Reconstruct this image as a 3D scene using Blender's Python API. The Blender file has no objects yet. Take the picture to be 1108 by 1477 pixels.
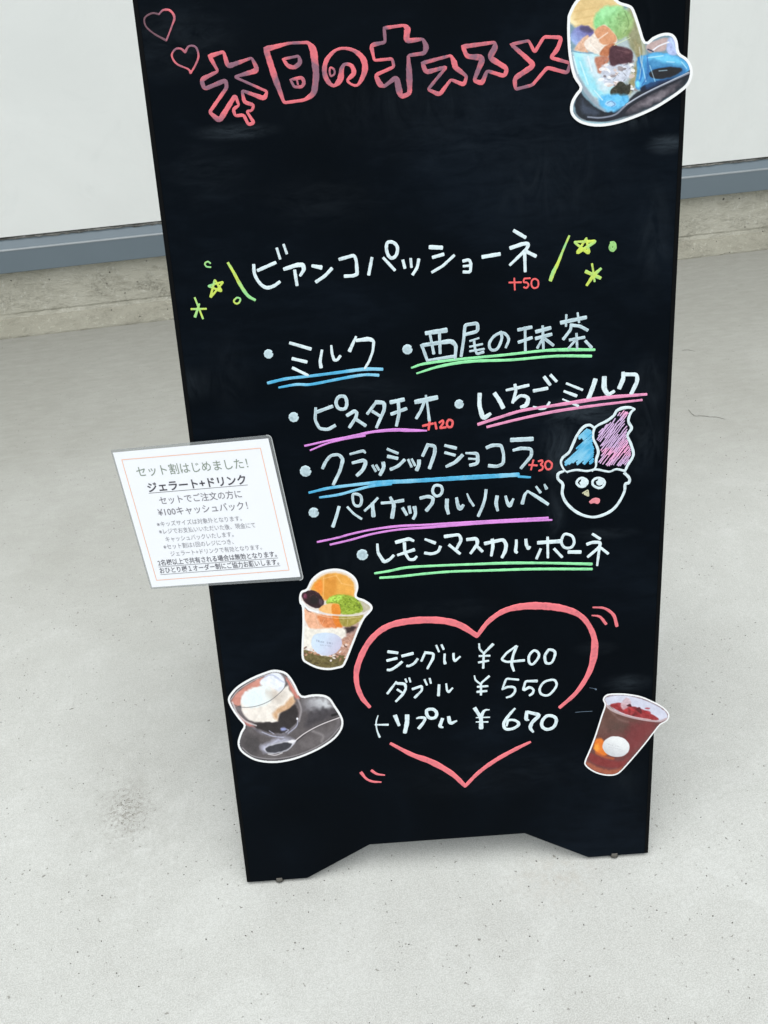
import bpy, bmesh, math, random
import numpy as np
from mathutils import Vector, Matrix
random.seed(4); rng = np.random.default_rng(7)
scene = bpy.context.scene
COL = scene.collection

# ------------------------------------------------------------------ camera, sky, sun, exposure
F = 1500.0; PW, PH = 1108.0, 1477.0
YAW, PIT, ROL, H = -0.15465225, 0.94595152, -0.05220824, 1.35229174
BX, BY, PHI, LEAN = -0.08375669, 0.96597518, -0.13039705, 0.24437792
YWALL, ZW, ZS, ZK = 3.04349723, 0.29212949, 0.19035196, 0.04926868
RC = Matrix.Rotation(YAW, 3, 'Z') @ Matrix.Rotation(PIT, 3, 'X') @ Matrix.Rotation(ROL, 3, 'Z')
cd = bpy.data.cameras.new('camera'); cam = bpy.data.objects.new('camera', cd); COL.objects.link(cam)
cam.matrix_world = Matrix.Translation((0, 0, H)) @ RC.to_4x4()
cd.sensor_fit = 'VERTICAL'; cd.sensor_height = 24; cd.lens = 24 * F / PH
cd.clip_start = 0.05; cd.clip_end = 500
cd.dof.use_dof = False
scene.camera = cam

w = bpy.data.worlds.new('World'); scene.world = w; w.use_nodes = True
nt = w.node_tree; nt.nodes.clear()
sky = nt.nodes.new('ShaderNodeTexSky'); sky.sky_type = 'NISHITA'; sky.sun_disc = False
SUN_EL, SUN_AZ = math.radians(74), math.radians(200)
sky.sun_elevation = SUN_EL; sky.sun_rotation = SUN_AZ; sky.dust_density = 3.0; sky.air_density = 1.0
hs = nt.nodes.new('ShaderNodeHueSaturation'); hs.inputs['Saturation'].default_value = 0.22
tn = nt.nodes.new('ShaderNodeMix'); tn.data_type = 'RGBA'; tn.blend_type = 'MULTIPLY'
tn.inputs[0].default_value = 1.0; tn.inputs[7].default_value = (0.965, 1.0, 0.985, 1)
bg = nt.nodes.new('ShaderNodeBackground'); bg.inputs['Strength'].default_value = 0.13
wo = nt.nodes.new('ShaderNodeOutputWorld')
nt.links.new(sky.outputs[0], hs.inputs['Color']); nt.links.new(hs.outputs[0], tn.inputs[6])
nt.links.new(tn.outputs[2], bg.inputs['Color']); nt.links.new(bg.outputs[0], wo.inputs['Surface'])
sd = bpy.data.lights.new('sun', 'SUN'); so = bpy.data.objects.new('sun', sd); COL.objects.link(so)
sd.energy = 1.5; sd.angle = math.radians(70); sd.color = (1.0, 0.985, 0.96)
_d = Vector((math.sin(SUN_AZ) * math.cos(SUN_EL), math.cos(SUN_AZ) * math.cos(SUN_EL), math.sin(SUN_EL)))
so.rotation_euler = _d.to_track_quat('Z', 'Y').to_euler(); so.location = _d * 6
scene.view_settings.view_transform = 'Standard'; scene.view_settings.look = 'None'
scene.view_settings.exposure = 0.50; scene.view_settings.gamma = 1.0
scene.view_settings.use_curve_mapping = False

# ------------------------------------------------------------------ colour and node helpers
def lin(c, k=1.0):
    c = np.asarray(c, float) / 255.0
    return tuple((np.where(c <= .04045, c / 12.92, ((c + .055) / 1.055) ** 2.4) * k).tolist())
class NT:
    def __init__(s, name):
        s.m = bpy.data.materials.new(name); s.m.use_nodes = True; s.t = s.m.node_tree
        s.b = s.t.nodes['Principled BSDF']
    def n(s, typ, **kw):
        nd = s.t.nodes.new(typ)
        for k, v in kw.items(): setattr(nd, k, v)
        return nd
    def l(s, a, b): s.t.links.new(a, b)
    def coord(s, kind='Object', scale=(1, 1, 1)):
        tc = s.n('ShaderNodeTexCoord'); mp = s.n('ShaderNodeMapping'); mp.inputs['Scale'].default_value = scale
        s.l(tc.outputs[kind], mp.inputs['Vector']); return mp.outputs[0]
    def noise(s, vec, scale, detail=4, rough=.55, dist=0.0):
        nd = s.n('ShaderNodeTexNoise'); s.l(vec, nd.inputs['Vector']); nd.inputs['Scale'].default_value = scale
        nd.inputs['Detail'].default_value = detail; nd.inputs['Roughness'].default_value = rough
        nd.inputs['Distortion'].default_value = dist; return nd.outputs['Fac']
    def ramp(s, v, a, b, lo=0.0, hi=1.0, smooth=False):
        nd = s.n('ShaderNodeMapRange'); s.l(v, nd.inputs[0])
        if smooth: nd.interpolation_type = 'SMOOTHSTEP'
        nd.inputs[1].default_value = a; nd.inputs[2].default_value = b
        nd.inputs[3].default_value = lo; nd.inputs[4].default_value = hi; return nd.outputs[0]
    def mix(s, f, a, b, blend='MIX'):
        nd = s.n('ShaderNodeMix', data_type='RGBA', blend_type=blend)
        for i, v in ((0, f), (6, a), (7, b)):
            if isinstance(v, (int, float)): nd.inputs[i].default_value = v
            elif isinstance(v, tuple): nd.inputs[i].default_value = (*v[:3], 1)
            else: s.l(v, nd.inputs[i])
        return nd.outputs[2]
    def math(s, op, a, b=0.0):
        nd = s.n('ShaderNodeMath', operation=op)
        for i, v in ((0, a), (1, b)):
            if isinstance(v, (int, float)): nd.inputs[i].default_value = v
            else: s.l(v, nd.inputs[i])
        return nd.outputs[0]
    def blob(s, vec, c, r, soft=1.0):
        """smooth 0..1 mask round the point c with radii r (object space)"""
        sub = s.n('ShaderNodeVectorMath', operation='SUBTRACT'); s.l(vec, sub.inputs[0]); sub.inputs[1].default_value = c
        dv = s.n('ShaderNodeVectorMath', operation='DIVIDE'); s.l(sub.outputs[0], dv.inputs[0]); dv.inputs[1].default_value = r
        ln = s.n('ShaderNodeVectorMath', operation='LENGTH'); s.l(dv.outputs[0], ln.inputs[0])
        return s.ramp(ln.outputs['Value'], 1.0 - soft, 1.0, 1.0, 0.0, True)
    def bump(s, h, strength, dist):
        b = s.n('ShaderNodeBump'); b.inputs['Strength'].default_value = strength; b.inputs['Distance'].default_value = dist
        s.l(h, b.inputs['Height']); s.l(b.outputs[0], s.b.inputs['Normal'])
    def set(s, **kw):
        for k, v in kw.items():
            i = s.b.inputs[k.replace('_', ' ')]
            if isinstance(v, (int, float)): i.default_value = v
            elif isinstance(v, tuple): i.default_value = (*v[:3], 1)
            else: s.l(v, i)
        return s.m

def plain(name, c, rough=.6, spec=.3, var=.12, scale=60):
    t = NT(name); f = t.noise(t.coord(), scale)
    t.set(Base_Color=t.mix(f, tuple(x * (1 - var) for x in c), tuple(x * (1 + var) for x in c)), Roughness=rough)
    t.b.inputs['Specular IOR Level'].default_value = spec
    return t.m

def ground_mat():
    t = NT('concrete_floor'); P = t.coord()
    big = t.noise(P, 1.1, 4, .55, .3); mid = t.noise(P, 26, 8, .68, .25); fine = t.noise(P, 150, 6, .72)
    tro = t.noise(t.coord(scale=(0.8, 2.2, 1)), 22, 7, .7, .5)        # trowel streaks
    brush = t.noise(t.coord(scale=(2.6, .8, 1)), 48, 6, .7, .6)
    grain = t.noise(P, 520, 3, .65)
    base = t.mix(t.ramp(big, .3, .7), (.400, .408, .388), (.46, .472, .455))
    base = t.mix(t.ramp(mid, .36, .70, 0, .38), base, (.345, .35, .335))
    cloud = t.noise(P, 5.5, 7, .66, .9)
    base = t.mix(t.ramp(cloud, .50, .66, 0, .34), base, (.58, .595, .585))
    base = t.mix(t.ramp(cloud, .50, .34, 0, .40), base, (.335, .335, .315))
    scuff = t.noise(t.coord(scale=(1.0, .25, 1)), 30, 7, .75, 1.6)
    base = t.mix(t.ramp(scuff, .60, .70, 0, .45), base, (.30, .295, .275))
    base = t.mix(t.ramp(brush, .52, .78, 0, .5), base, (.56, .57, .55))
    base = t.mix(t.ramp(tro, .56, .78, 0, .28), base, (.55, .555, .53))
    base = t.mix(t.ramp(fine, .40, .62, 0, .50), base, (.33, .33, .31))
    base = t.mix(t.ramp(grain, .42, .60, 0, .55), base, (.60, .61, .59))
    # shade towards the wall, painted in as a darker, warmer concrete tone
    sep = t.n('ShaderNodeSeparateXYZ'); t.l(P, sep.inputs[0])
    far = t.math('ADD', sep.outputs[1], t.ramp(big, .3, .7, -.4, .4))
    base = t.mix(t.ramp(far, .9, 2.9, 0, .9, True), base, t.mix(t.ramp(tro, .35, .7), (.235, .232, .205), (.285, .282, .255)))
    # pits and specks
    def specks(scale, thr, dens, col, base):
        v = t.n('ShaderNodeTexVoronoi'); v.inputs['Scale'].default_value = scale
        wv = t.n('ShaderNodeVectorMath', operation='ADD'); nz = t.n('ShaderNodeTexNoise'); nz.inputs['Scale'].default_value = scale * 1.7
        nz.inputs['Detail'].default_value = 3
        t.l(P, nz.inputs['Vector']); sc = t.n('ShaderNodeVectorMath', operation='SCALE'); sc.inputs['Scale'].default_value = .8 / scale
        t.l(nz.outputs['Color'], sc.inputs[0]); t.l(P, wv.inputs[0]); t.l(sc.outputs[0], wv.inputs[1]); t.l(wv.outputs[0], v.inputs['Vector'])
        dot = t.ramp(v.outputs['Distance'], thr * .5, thr, 1, 0, True)
        sepc = t.n('ShaderNodeSeparateColor'); t.l(v.outputs['Color'], sepc.inputs[0])
        keep = t.math('LESS_THAN', sepc.outputs[0], dens)
        f = t.math('MULTIPLY', dot, keep)
        return t.mix(t.math('MULTIPLY', f, .8), base, col), f
    base, s1 = specks(34, .085, .20, (.15, .145, .13), base)
    base, s2 = specks(115, .20, .16, (.21, .205, .19), base); base, s3 = specks(60, .13, .22, (.20, .195, .175), base)
    cl = t.math('MULTIPLY', t.blob(P, CLUSTER, (.060, .085, 1), 1.0), t.ramp(t.noise(P, 150, 6, .8, .5), .47, .62))
    base = t.mix(t.math('MULTIPLY', cl, .85), base, (.15, .135, .11))
    clw = t.math('MULTIPLY', t.blob(P, CLUSTER, (.16, .30, 1), 1.0), t.ramp(t.noise(P, 30, 5, .7), .4, .62))
    base = t.mix(t.math('MULTIPLY', clw, .28), base, (.24, .235, .21))
    st = t.math('MULTIPLY', t.blob(P, STAIN2, (.10, .07, 1), 1.0), t.ramp(t.noise(P, 60, 5, .7), .42, .62))
    base = t.mix(t.math('MULTIPLY', st, .25), base, (.35, .29, .23))
    h = t.math('SUBTRACT', t.math('ADD', t.math('MULTIPLY', mid, .8), t.math('MULTIPLY', fine, .35)), t.math('MULTIPLY', s1, .5))
    t.bump(h, .30, .0010)
    t.b.inputs['Specular IOR Level'].default_value = .25
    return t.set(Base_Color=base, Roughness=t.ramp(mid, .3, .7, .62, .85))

def plinth_mat(name, a, b, dark, amt=1.0):
    t = NT(name); P = t.coord(); big = t.noise(P, 4, 5, .6, .5)
    strk = t.noise(t.coord(scale=(1, 2, 2.6)), 20, 9, .74, .5); fine = t.noise(P, 110, 7, .75); patch = t.noise(t.coord(scale=(1, 1, 2)), 7, 5, .7, .8)
    base = t.mix(t.ramp(big, .3, .7), a, b)
    base = t.mix(t.ramp(strk, .50, .66, 0, .75 * amt), base, dark)
    base = t.mix(t.math('MULTIPLY', t.ramp(patch, .50, .66), t.ramp(fine, .42, .58, 0, .9 * amt)), base, tuple(x * .6 for x in dark))
    base = t.mix(t.ramp(t.noise(P, 60, 6, .75, .4), .56, .72, 0, .7), base, tuple(min(.75, x * 1.5) for x in b))
    f = None
    for sc_, th, dn in ((24, .13, .34), (60, .16, .22)):
        v = t.n('ShaderNodeTexVoronoi'); v.inputs['Scale'].default_value = sc_; t.l(P, v.inputs['Vector'])
        sepc = t.n('ShaderNodeSeparateColor'); t.l(v.outputs['Color'], sepc.inputs[0])
        f = t.math('MULTIPLY', t.ramp(v.outputs['Distance'], th * .5, th, 1, 0, True), t.math('LESS_THAN', sepc.outputs[0], dn * amt))
        base = t.mix(t.math('MULTIPLY', f, .85), base, (.06, .055, .048))
    h = t.math('SUBTRACT', t.math('ADD', strk, t.math('MULTIPLY', fine, .6)), f)
    t.bump(h, .8, .006); t.b.inputs['Specular IOR Level'].default_value = .2
    return t.set(Base_Color=base, Roughness=.85)

def wall_mat():
    t = NT('white_wall_paint'); P = t.coord(); big = t.noise(P, 2.2, 5, .62, .8); fine = t.noise(P, 55, 5, .6)
    base = t.mix(t.ramp(big, .35, .7), (.77, .79, .775), (.815, .835, .82))
    base = t.mix(t.ramp(t.noise(P, 7, 5, .7, 1.2), .56, .74, 0, .35), base, (.72, .745, .73))
    t.bump(t.math('ADD', fine, t.noise(P, 12, 4)), .15, .003); t.b.inputs['Specular IOR Level'].default_value = .25
    return t.set(Base_Color=base, Roughness=.7)

def board_mat():
    t = NT('black_board_surface'); P = t.coord()
    big = t.noise(P, 3.2, 4, .6, .8)
    wipe = t.noise(t.coord(scale=(1, 3.2, 1)), 22, 6, .72, .7)          # wiped chalk haze
    wipe2 = t.noise(t.coord(scale=(2.5, 1, 1)), 14, 5, .7, 1.5)
    fine = t.noise(P, 260, 3, .6)
    base = t.mix(t.ramp(big, .35, .68), (.0006, .0014, .0028), (.0014, .0030, .0058))
    base = t.mix(t.ramp(t.math('MULTIPLY', wipe, t.ramp(big, .3, .75)), .22, .52, 0, .5), base, (.0050, .0085, .0140))
    def sm(px, r, k, base, tex=None):
        c = PX(*px)
        m = t.math('MULTIPLY', t.blob(P, (c[0], c[1], 0), (r[0], r[1], 1), 1.0), t.ramp(tex or wipe, .35, .7))
        return t.mix(t.math('MULTIPLY', m, k), base, (.085, .11, .135))
    for px, r, k, tx in SMUDGES: base = sm(px, r, k, base, wipe if tx == 0 else wipe2)
    t.bump(fine, .06, .0005); t.b.inputs['Specular IOR Level'].default_value = .055; t.b.inputs['Specular Tint'].default_value = (.75, .9, 1, 1)
    return t.set(Base_Color=base, Roughness=t.ramp(wipe, .35, .7, .45, .6))

def ink(name, srgb, k=.85, thin=.45, faded=None, cover=(.36, .52), core=.35):
    """chalk marker ink: pooled along the stroke's edges, thinner and streaky in the middle, the board glimmering through"""
    t = NT(name); P = t.coord(); c = lin(srgb, k)
    a = t.noise(P, 210, 4, .65, .6); b = t.noise(P, 38, 4, .6)
    thinc = tuple(x * thin + y for x, y in zip(c, (.006, .016, .026)))
    base = t.mix(t.ramp(a, cover[0], cover[1]), thinc, c)
    base = t.mix(t.ramp(b, .40, .58), base, c)
    at = t.n('ShaderNodeAttribute', attribute_name='pool')
    mid = t.math('MULTIPLY', t.ramp(at.outputs['Fac'], .15, .75, 1, 0), t.ramp(t.noise(P, 55, 4, .6), .36, .62, .15, 1))
    base = t.mix(t.math('MULTIPLY', mid, core), base, tuple(x * .42 + y for x, y in zip(c, (.008, .030, .048))))
    if faded: base = t.mix(t.ramp(t.noise(P, 24, 4, .6, .5), .47, .60, 0, .95), base, lin(faded, k))
    t.b.inputs['Specular IOR Level'].default_value = .15
    return t.set(Base_Color=base, Roughness=.8)

# ------------------------------------------------------------------ frames of reference
UX = Vector((math.cos(PHI), math.sin(PHI), 0)); NB = Vector((-math.sin(PHI), math.cos(PHI), 0))
UY = Vector((0, 0, 1)) * math.cos(LEAN) + NB * math.sin(LEAN); UN = UX.cross(UY)
ORG = Vector((BX, BY, .006))
MB = Matrix(((UX.x, UY.x, UN.x, ORG.x), (UX.y, UY.y, UN.y, ORG.y), (UX.z, UY.z, UN.z, ORG.z), (0, 0, 0, 1)))
CO = Vector((0, 0, H))
def ray(u, v): return RC @ Vector(((u - PW / 2) / F, -(v - PH / 2) / F, -1))
def PX(u, v):
    """where a mark seen at photo pixel (u, v) lies on the board's face: x along the board, y up it"""
    d = ray(u, v); t = (ORG - CO).dot(UN) / d.dot(UN); p = CO + d * t - ORG
    return (p.dot(UX), p.dot(UY))
def GROUND(u, v):
    d = ray(u, v); t = -H / d.z; p = CO + d * t; return (p.x, p.y, 0)
CLUSTER = GROUND(184, 1172); STAIN2 = GROUND(800, 1265)

# ------------------------------------------------------------------ mesh helpers
def mesh_obj(name, verts, faces, mat, parent=None, smooth=False):
    me = bpy.data.meshes.new(name); me.from_pydata(verts, [], faces); me.update()
    if smooth: me.polygons.foreach_set('use_smooth', [True] * len(me.polygons))
    if mat: me.materials.append(mat)
    o = bpy.data.objects.new(name, me); COL.objects.link(o)
    if parent: o.parent = parent
    return o
def bm_obj(name, bm, mat, parent=None, smooth=False):
    me = bpy.data.meshes.new(name); bm.normal_update(); bm.to_mesh(me); bm.free()
    if smooth: me.polygons.foreach_set('use_smooth', [True] * len(me.polygons))
    if mat: me.materials.append(mat)
    o = bpy.data.objects.new(name, me); COL.objects.link(o)
    if parent: o.parent = parent
    return o
def empty(name, label, cat, group=None, mw=None):
    o = bpy.data.objects.new(name, None); COL.objects.link(o); o.empty_display_size = .05
    if mw is not None: o.matrix_world = mw
    o['label'] = label; o['category'] = cat
    if group: o['group'] = group
    return o
def slab(pts, z0, z1, bevel=0.0):
    """prism from a 2D outline"""
    bm = bmesh.new(); vs = [bm.verts.new((x, y, z0)) for x, y in pts]; f = bm.faces.new(vs)
    r = bmesh.ops.extrude_face_region(bm, geom=[f])
    bmesh.ops.translate(bm, verts=[e for e in r['geom'] if isinstance(e, bmesh.types.BMVert)], vec=(0, 0, z1 - z0))
    bmesh.ops.recalc_face_normals(bm, faces=bm.faces)
    if bevel: bmesh.ops.bevel(bm, geom=list(bm.edges), offset=bevel, segments=2, affect='EDGES', profile=.6)
    return bm
def catmull(pts, k=6, closed=False):
    p = [np.array(q, float) for q in pts]; n = len(p); out = []
    rngs = range(n if closed else n - 1)
    for i in rngs:
        a = p[(i - 1) % n] if (closed or i > 0) else 2 * p[0] - p[1]
        b = p[i]; c = p[(i + 1) % n]
        d = p[(i + 2) % n] if (closed or i + 2 < n) else 2 * p[-1] - p[-2]
        for j in range(k):
            t = j / k
            out.append(.5 * ((2 * b) + (-a + c) * t + (2 * a - 5 * b + 4 * c - d) * t * t + (-a + 3 * b - 3 * c + d) * t ** 3))
    if not closed: out.append(p[-1])
    return out
def fillet(pts):
    """keep straight runs, round the corners a little as a pen does"""
    p = [np.array(q, float) for q in pts]; out = [p[0]]
    for i in range(1, len(p) - 1):
        a, b, c = p[i - 1], p[i], p[i + 1]
        la, lc = np.linalg.norm((a - b)[:2]), np.linalg.norm((c - b)[:2])
        r = min(.42 * la, .42 * lc, .8 * b[2])
        q0 = b + (a - b) * (r / max(la, 1e-6)); q1 = b + (c - b) * (r / max(lc, 1e-6))
        for t in (0, .25, .5, .75, 1): out.append((1 - t) ** 2 * q0 + 2 * t * (1 - t) * b + t * t * q1)
    out.append(p[-1]); return out

CROPS = dict(A=(190, 0, 3.693), B=(480, 20, 3.166), C=(800, 0, 5.276), D=(260, 330, 4.262), E=(480, 320, 5.036), F=(680, 320, 4.817),
             G=(370, 460, 5.54), H=(570, 440, 3.693), I=(400, 550, 4.104), J=(640, 520, 3.693), K=(420, 620, 5.54), L=(600, 610, 5.276),
             M=(430, 690, 5.276), N=(620, 690, 5.54), O=(500, 750, 5.54), P=(690, 750, 5.54), Q=(790, 570, 7.771), R=(500, 850, 2.77),
             S=(530, 920, 7.387), T=(670, 920, 7.387), U=(420, 810, 8.523), V=(320, 950, 5.832), W=(830, 990, 7.387), X=(155, 620, 3.821))
_h = [0]
def marker(name, strokes, mat, parent, label=None, lift=.0004):
    """strokes: (crop, width, 'x,y[,w] ...') ; a leading ~ makes the line a smooth curve, @ closes it"""
    V, Fc = [], []
    for cr, wd, s in strokes:
        ox, oy, sc = CROPS[cr]
        s = s.strip(); sm = '~' in s[:2]; cl = '@' in s[:2]; s = s.lstrip('~@ ')
        pts = []
        for tok in s.split():
            q = [float(v) for v in tok.split(',')]
            pts.append((ox + q[0] / sc, oy + q[1] / sc, (q[2] if len(q) > 2 else wd) / sc))
        if cl and not sm: pts.append(pts[0])
        path = catmull(pts, 7, cl) if sm else (fillet(pts) if len(pts) > 2 else [np.array(q, float) for q in pts])
        # densify and shake by a hair, as a hand does
        dens = [path[0]]
        for q in path[1:]:
            d = np.linalg.norm(q[:2] - dens[-1][:2]); k = max(1, int(d / 3.0))
            a = dens[-1]
            for j in range(1, k + 1): dens.append(a + (q - a) * j / k)
        path = [dens[0]]
        for q in dens[1:]:
            if np.linalg.norm(q[:2] - path[-1][:2]) > .25: path.append(q)
        if cl and sm and len(path) > 2: path.append(path[0].copy())
        n = len(path)
        if n == 1: path.append(path[0] + np.array([.6, .2, 0])); n = 2
        b = []
        for q in path:
            x, y = PX(q[0], q[1]); x2, y2 = PX(q[0] + 1, q[1]); b.append((x, y, (x2 - x) * q[2] * .5))
        ph = random.random() * 9; hh = lift + random.random() * .00022
        base = len(V); nn = []
        for i in range(n):
            a = b[max(0, i - 1)]; c = b[min(n - 1, i + 1)]
            if cl and i in (0, n - 1): a, c = b[n - 2], b[1]
            dx, dy = c[0] - a[0], c[1] - a[1]; L = math.hypot(dx, dy) or 1
            nn.append((-dy / L, dx / L))
        prof = ((-1, 0), (-.86, .75), (0, 1), (.86, .75), (1, 0))
        def ring(x, y, nx, ny, w_, hk=1.0):
            for t, z in prof: V.append((x + nx * w_ * t, y + ny * w_ * t, .00005 + (hh * z) * hk))
        rows = 0
        if not cl:                                                        # blunt rounded start
            tx, ty = nn[0][1], -nn[0][0]; x, y, w_ = b[0]
            for e, kw in ((.58, .70), (.36, .93)): ring(x - tx * w_ * e, y - ty * w_ * e, *nn[0], w_ * kw); rows += 1
        for i in range(n):
            x, y, w_ = b[i]
            w_ *= 1 + .05 * math.sin(ph + i * 1.3) + .03 * math.sin(ph * 2 + i * 3.1)
            ring(x, y, *nn[i], w_); rows += 1
        if not cl:
            tx, ty = nn[-1][1], -nn[-1][0]; x, y, w_ = b[-1]
            for e, kw in ((.36, .93), (.58, .70)): ring(x + tx * w_ * e, y + ty * w_ * e, *nn[-1], w_ * kw); rows += 1
        for r in range(rows - 1):
            for j in range(4):
                i0 = base + r * 5 + j; Fc.append((i0, i0 + 1, i0 + 6, i0 + 5))
    o = mesh_obj(name, V, Fc, mat, parent, False)
    at = o.data.attributes.new('pool', 'FLOAT', 'POINT'); at.data.foreach_set('value', [1, .6, 0, .6, 1] * (len(V) // 5))
    if label: o['label'] = label
    return o
def dot(cr, x, y, r):  # a filled marker dot as a tiny spiral
    return (cr, r * 1.25, '~' + ' '.join('%.1f,%.1f' % (x + math.cos(a) * r * .42, y + math.sin(a) * r * .42) for a in np.linspace(0, 5.6, 7)))

# ------------------------------------------------------------------ setting: ground, plinth, sill, wall
bm = bmesh.new(); S = 60
v = [bm.verts.new(p) for p in ((-S, -S, 0), (S, -S, 0), (S, YWALL + 3, 0), (-S, YWALL + 3, 0))]; bm.faces.new(v)
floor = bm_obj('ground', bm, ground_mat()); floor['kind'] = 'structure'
floor['label'] = 'pale trowelled concrete paving with pits'

# hairline cracks and grit lying in the surface
crack_m = plain('crack_shade', (.16, .155, .14), .9, .1)
def ribbon(name, px, wd, parent, z=.004):
    V, Fc = [], []; pts = [Vector(GROUND(*q)) for q in px]
    dn = [pts[0]]
    for q in pts[1:]:
        for j in range(1, 6):
            dn.append(dn[-1].lerp(q, 1 / (6 - j)) + Vector((random.uniform(-1, 1), random.uniform(-1, 1), 0)) * .0012)
    for i, q in enumerate(dn):
        t = (dn[min(i + 1, len(dn) - 1)] - dn[max(0, i - 1)]).normalized(); nrm = Vector((-t.y, t.x, 0)) * wd * (.4 + .6 * random.random())
        for s_ in (-1, 1): V.append((*(q + nrm * s_)[:2], .0008))
    for i in range(len(dn) - 1): Fc.append((2 * i, 2 * i + 1, 2 * i + 3, 2 * i + 2))
    return mesh_obj(name, V, Fc, crack_m, parent)
ribbon('crack', [(993, 591), (1001, 600), (1012, 600), (1022, 601), (1033, 602), (1047, 605)], .0013, floor)
ribbon('crack', [(984, 506), (992, 505), (1003, 507)], .0011, floor)
gb = bmesh.new()
for k in range(420):
    u, v_ = random.uniform(-40, 1150), random.uniform(560, 1500)
    if k < 26: u, v_ = random.gauss(184, 13), random.gauss(1168, 18)
    p = GROUND(u, v_); r = random.uniform(.0004, .0011) ** 1.0 * (1 if k >= 26 else .8)
    mt = Matrix.Translation((p[0], p[1], r * .3)) @ Matrix.Rotation(random.random() * 6, 4, 'Z') @ Matrix.Diagonal((1.5, 1, .6, 1))
    bmesh.ops.create_icosphere(gb, subdivisions=1, radius=r, matrix=mt)
grit = bm_obj('grit', gb, plain('grit_stone', (.09, .085, .075), .9, .2, .5, 300)); grit['kind'] = 'stuff'
grit['label'] = 'dark grit scattered over the concrete paving'; grit['category'] = 'grit'

X0, X1 = -9.0, 9.0
def run(name, prof, mat, jitter=0.0, seg=1, closed=False, smooth=False):
    """profile (y, z) swept along the wall"""
    V, Fc = [], []; n = len(prof)
    for i in range(seg + 1):
        x = X0 + (X1 - X0) * i / seg
        for (y, z) in prof: V.append((x, y + random.uniform(-1, 1) * jitter, z + random.uniform(-1, 1) * jitter))
    for i in range(seg):
        for j in range(n - 1 + (1 if closed else 0)):
            a = i * n + j; b_ = i * n + (j + 1) % n; Fc.append((a, a + n, b_ + n, b_))
    return mesh_obj(name, V, Fc, mat, None, smooth)
Y = YWALL
plinth = run('plinth', [(Y, ZK - .012), (Y + .002, ZK + .004), (Y, ZK + .010), (Y + .001, ZS + .03), (Y + .3, ZS + .03)],
             plinth_mat('rough_plinth_concrete', (.46, .445, .37), (.55, .535, .46), (.31, .295, .24), .75), .0009, 900)
plinth['label'] = 'rough pitted concrete plinth under the grey steel sill'; plinth['category'] = 'plinth'
kerb = run('mortar_strip', [(Y - .052, -.01), (Y - .050, .004), (Y - .047, .007), (Y - .012, ZK - .014), (Y + .006, ZK - .004), (Y + .02, ZK - .004)],
           plinth_mat('mortar_fillet', (.30, .29, .238), (.36, .35, .292), (.22, .21, .17), .6), .0011, 900)
kerb['label'] = 'sloping mortar strip along the foot of the concrete plinth'; kerb['category'] = 'mortar strip'
# steel sill: folded channel
st_m = plain('grey_painted_steel', (.145, .185, .215), .42, .45, .06, 9)
D = .022
sill = run('steel_sill', [(Y - .001, ZS), (Y - D + .002, ZS), (Y - D, ZS + .002), (Y - D, ZS + .066), (Y - D + .0012, ZS + .0685), (Y - D + .004, ZS + .0695),
                          (Y - .006, ZS + .090), (Y - .006, ZS + .094), (Y + .02, ZS + .096)], st_m, 0, 1)
sill['label'] = 'blue grey painted steel sill running between white wall and plinth'; sill['category'] = 'sill'
lip = run('sill_edge_highlight', [(Y - D - .0006, ZS + .0655), (Y - D - .0008, ZS + .068), (Y - D + .001, ZS + .0705), (Y - D + .0042, ZS + .0712)],
          plain('steel_edge_highlight', (.26, .29, .31), .35, .5, .15, 30), 0, 1); lip.parent = sill  # highlight along the fold, put into a lighter steel colour
wallm = wall_mat()
wall = run('wall', [(Y + .001, ZW + .0005), (Y - .008, ZW + .001), (Y - .008, 3.2), (Y + .2, 3.2), (Y + .2, ZW)], wallm, 0, 1)
wall['label'] = 'white painted rendered wall behind the chalkboard'; wall['category'] = 'wall'
blocker = run('shade_slab', [(Y - .008, 2.72), (Y - .42, 2.72), (Y - .42, 2.98), (Y - .008, 2.98)], plain('shade_slab_grey', (.55, .56, .56), .7, .2, .05, 3), 0, 1)  # unseen overhead slab, added only to darken the ground by the wall
blocker['label'] = 'grey unseen slab added overhead to shade the ground by the wall'; blocker['category'] = 'shade_slab'
seam = run('sealant', [(Y - .0055, ZS + .0925), (Y - .0085, ZS + .0965), (Y - .003, ZW - .003), (Y + .001, ZW + .001)],
           plinth_mat('crumbling_sealant', (.06, .06, .055), (.34, .34, .32), (.02, .02, .018)), .0018, 1400); seam.parent = wall

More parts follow.
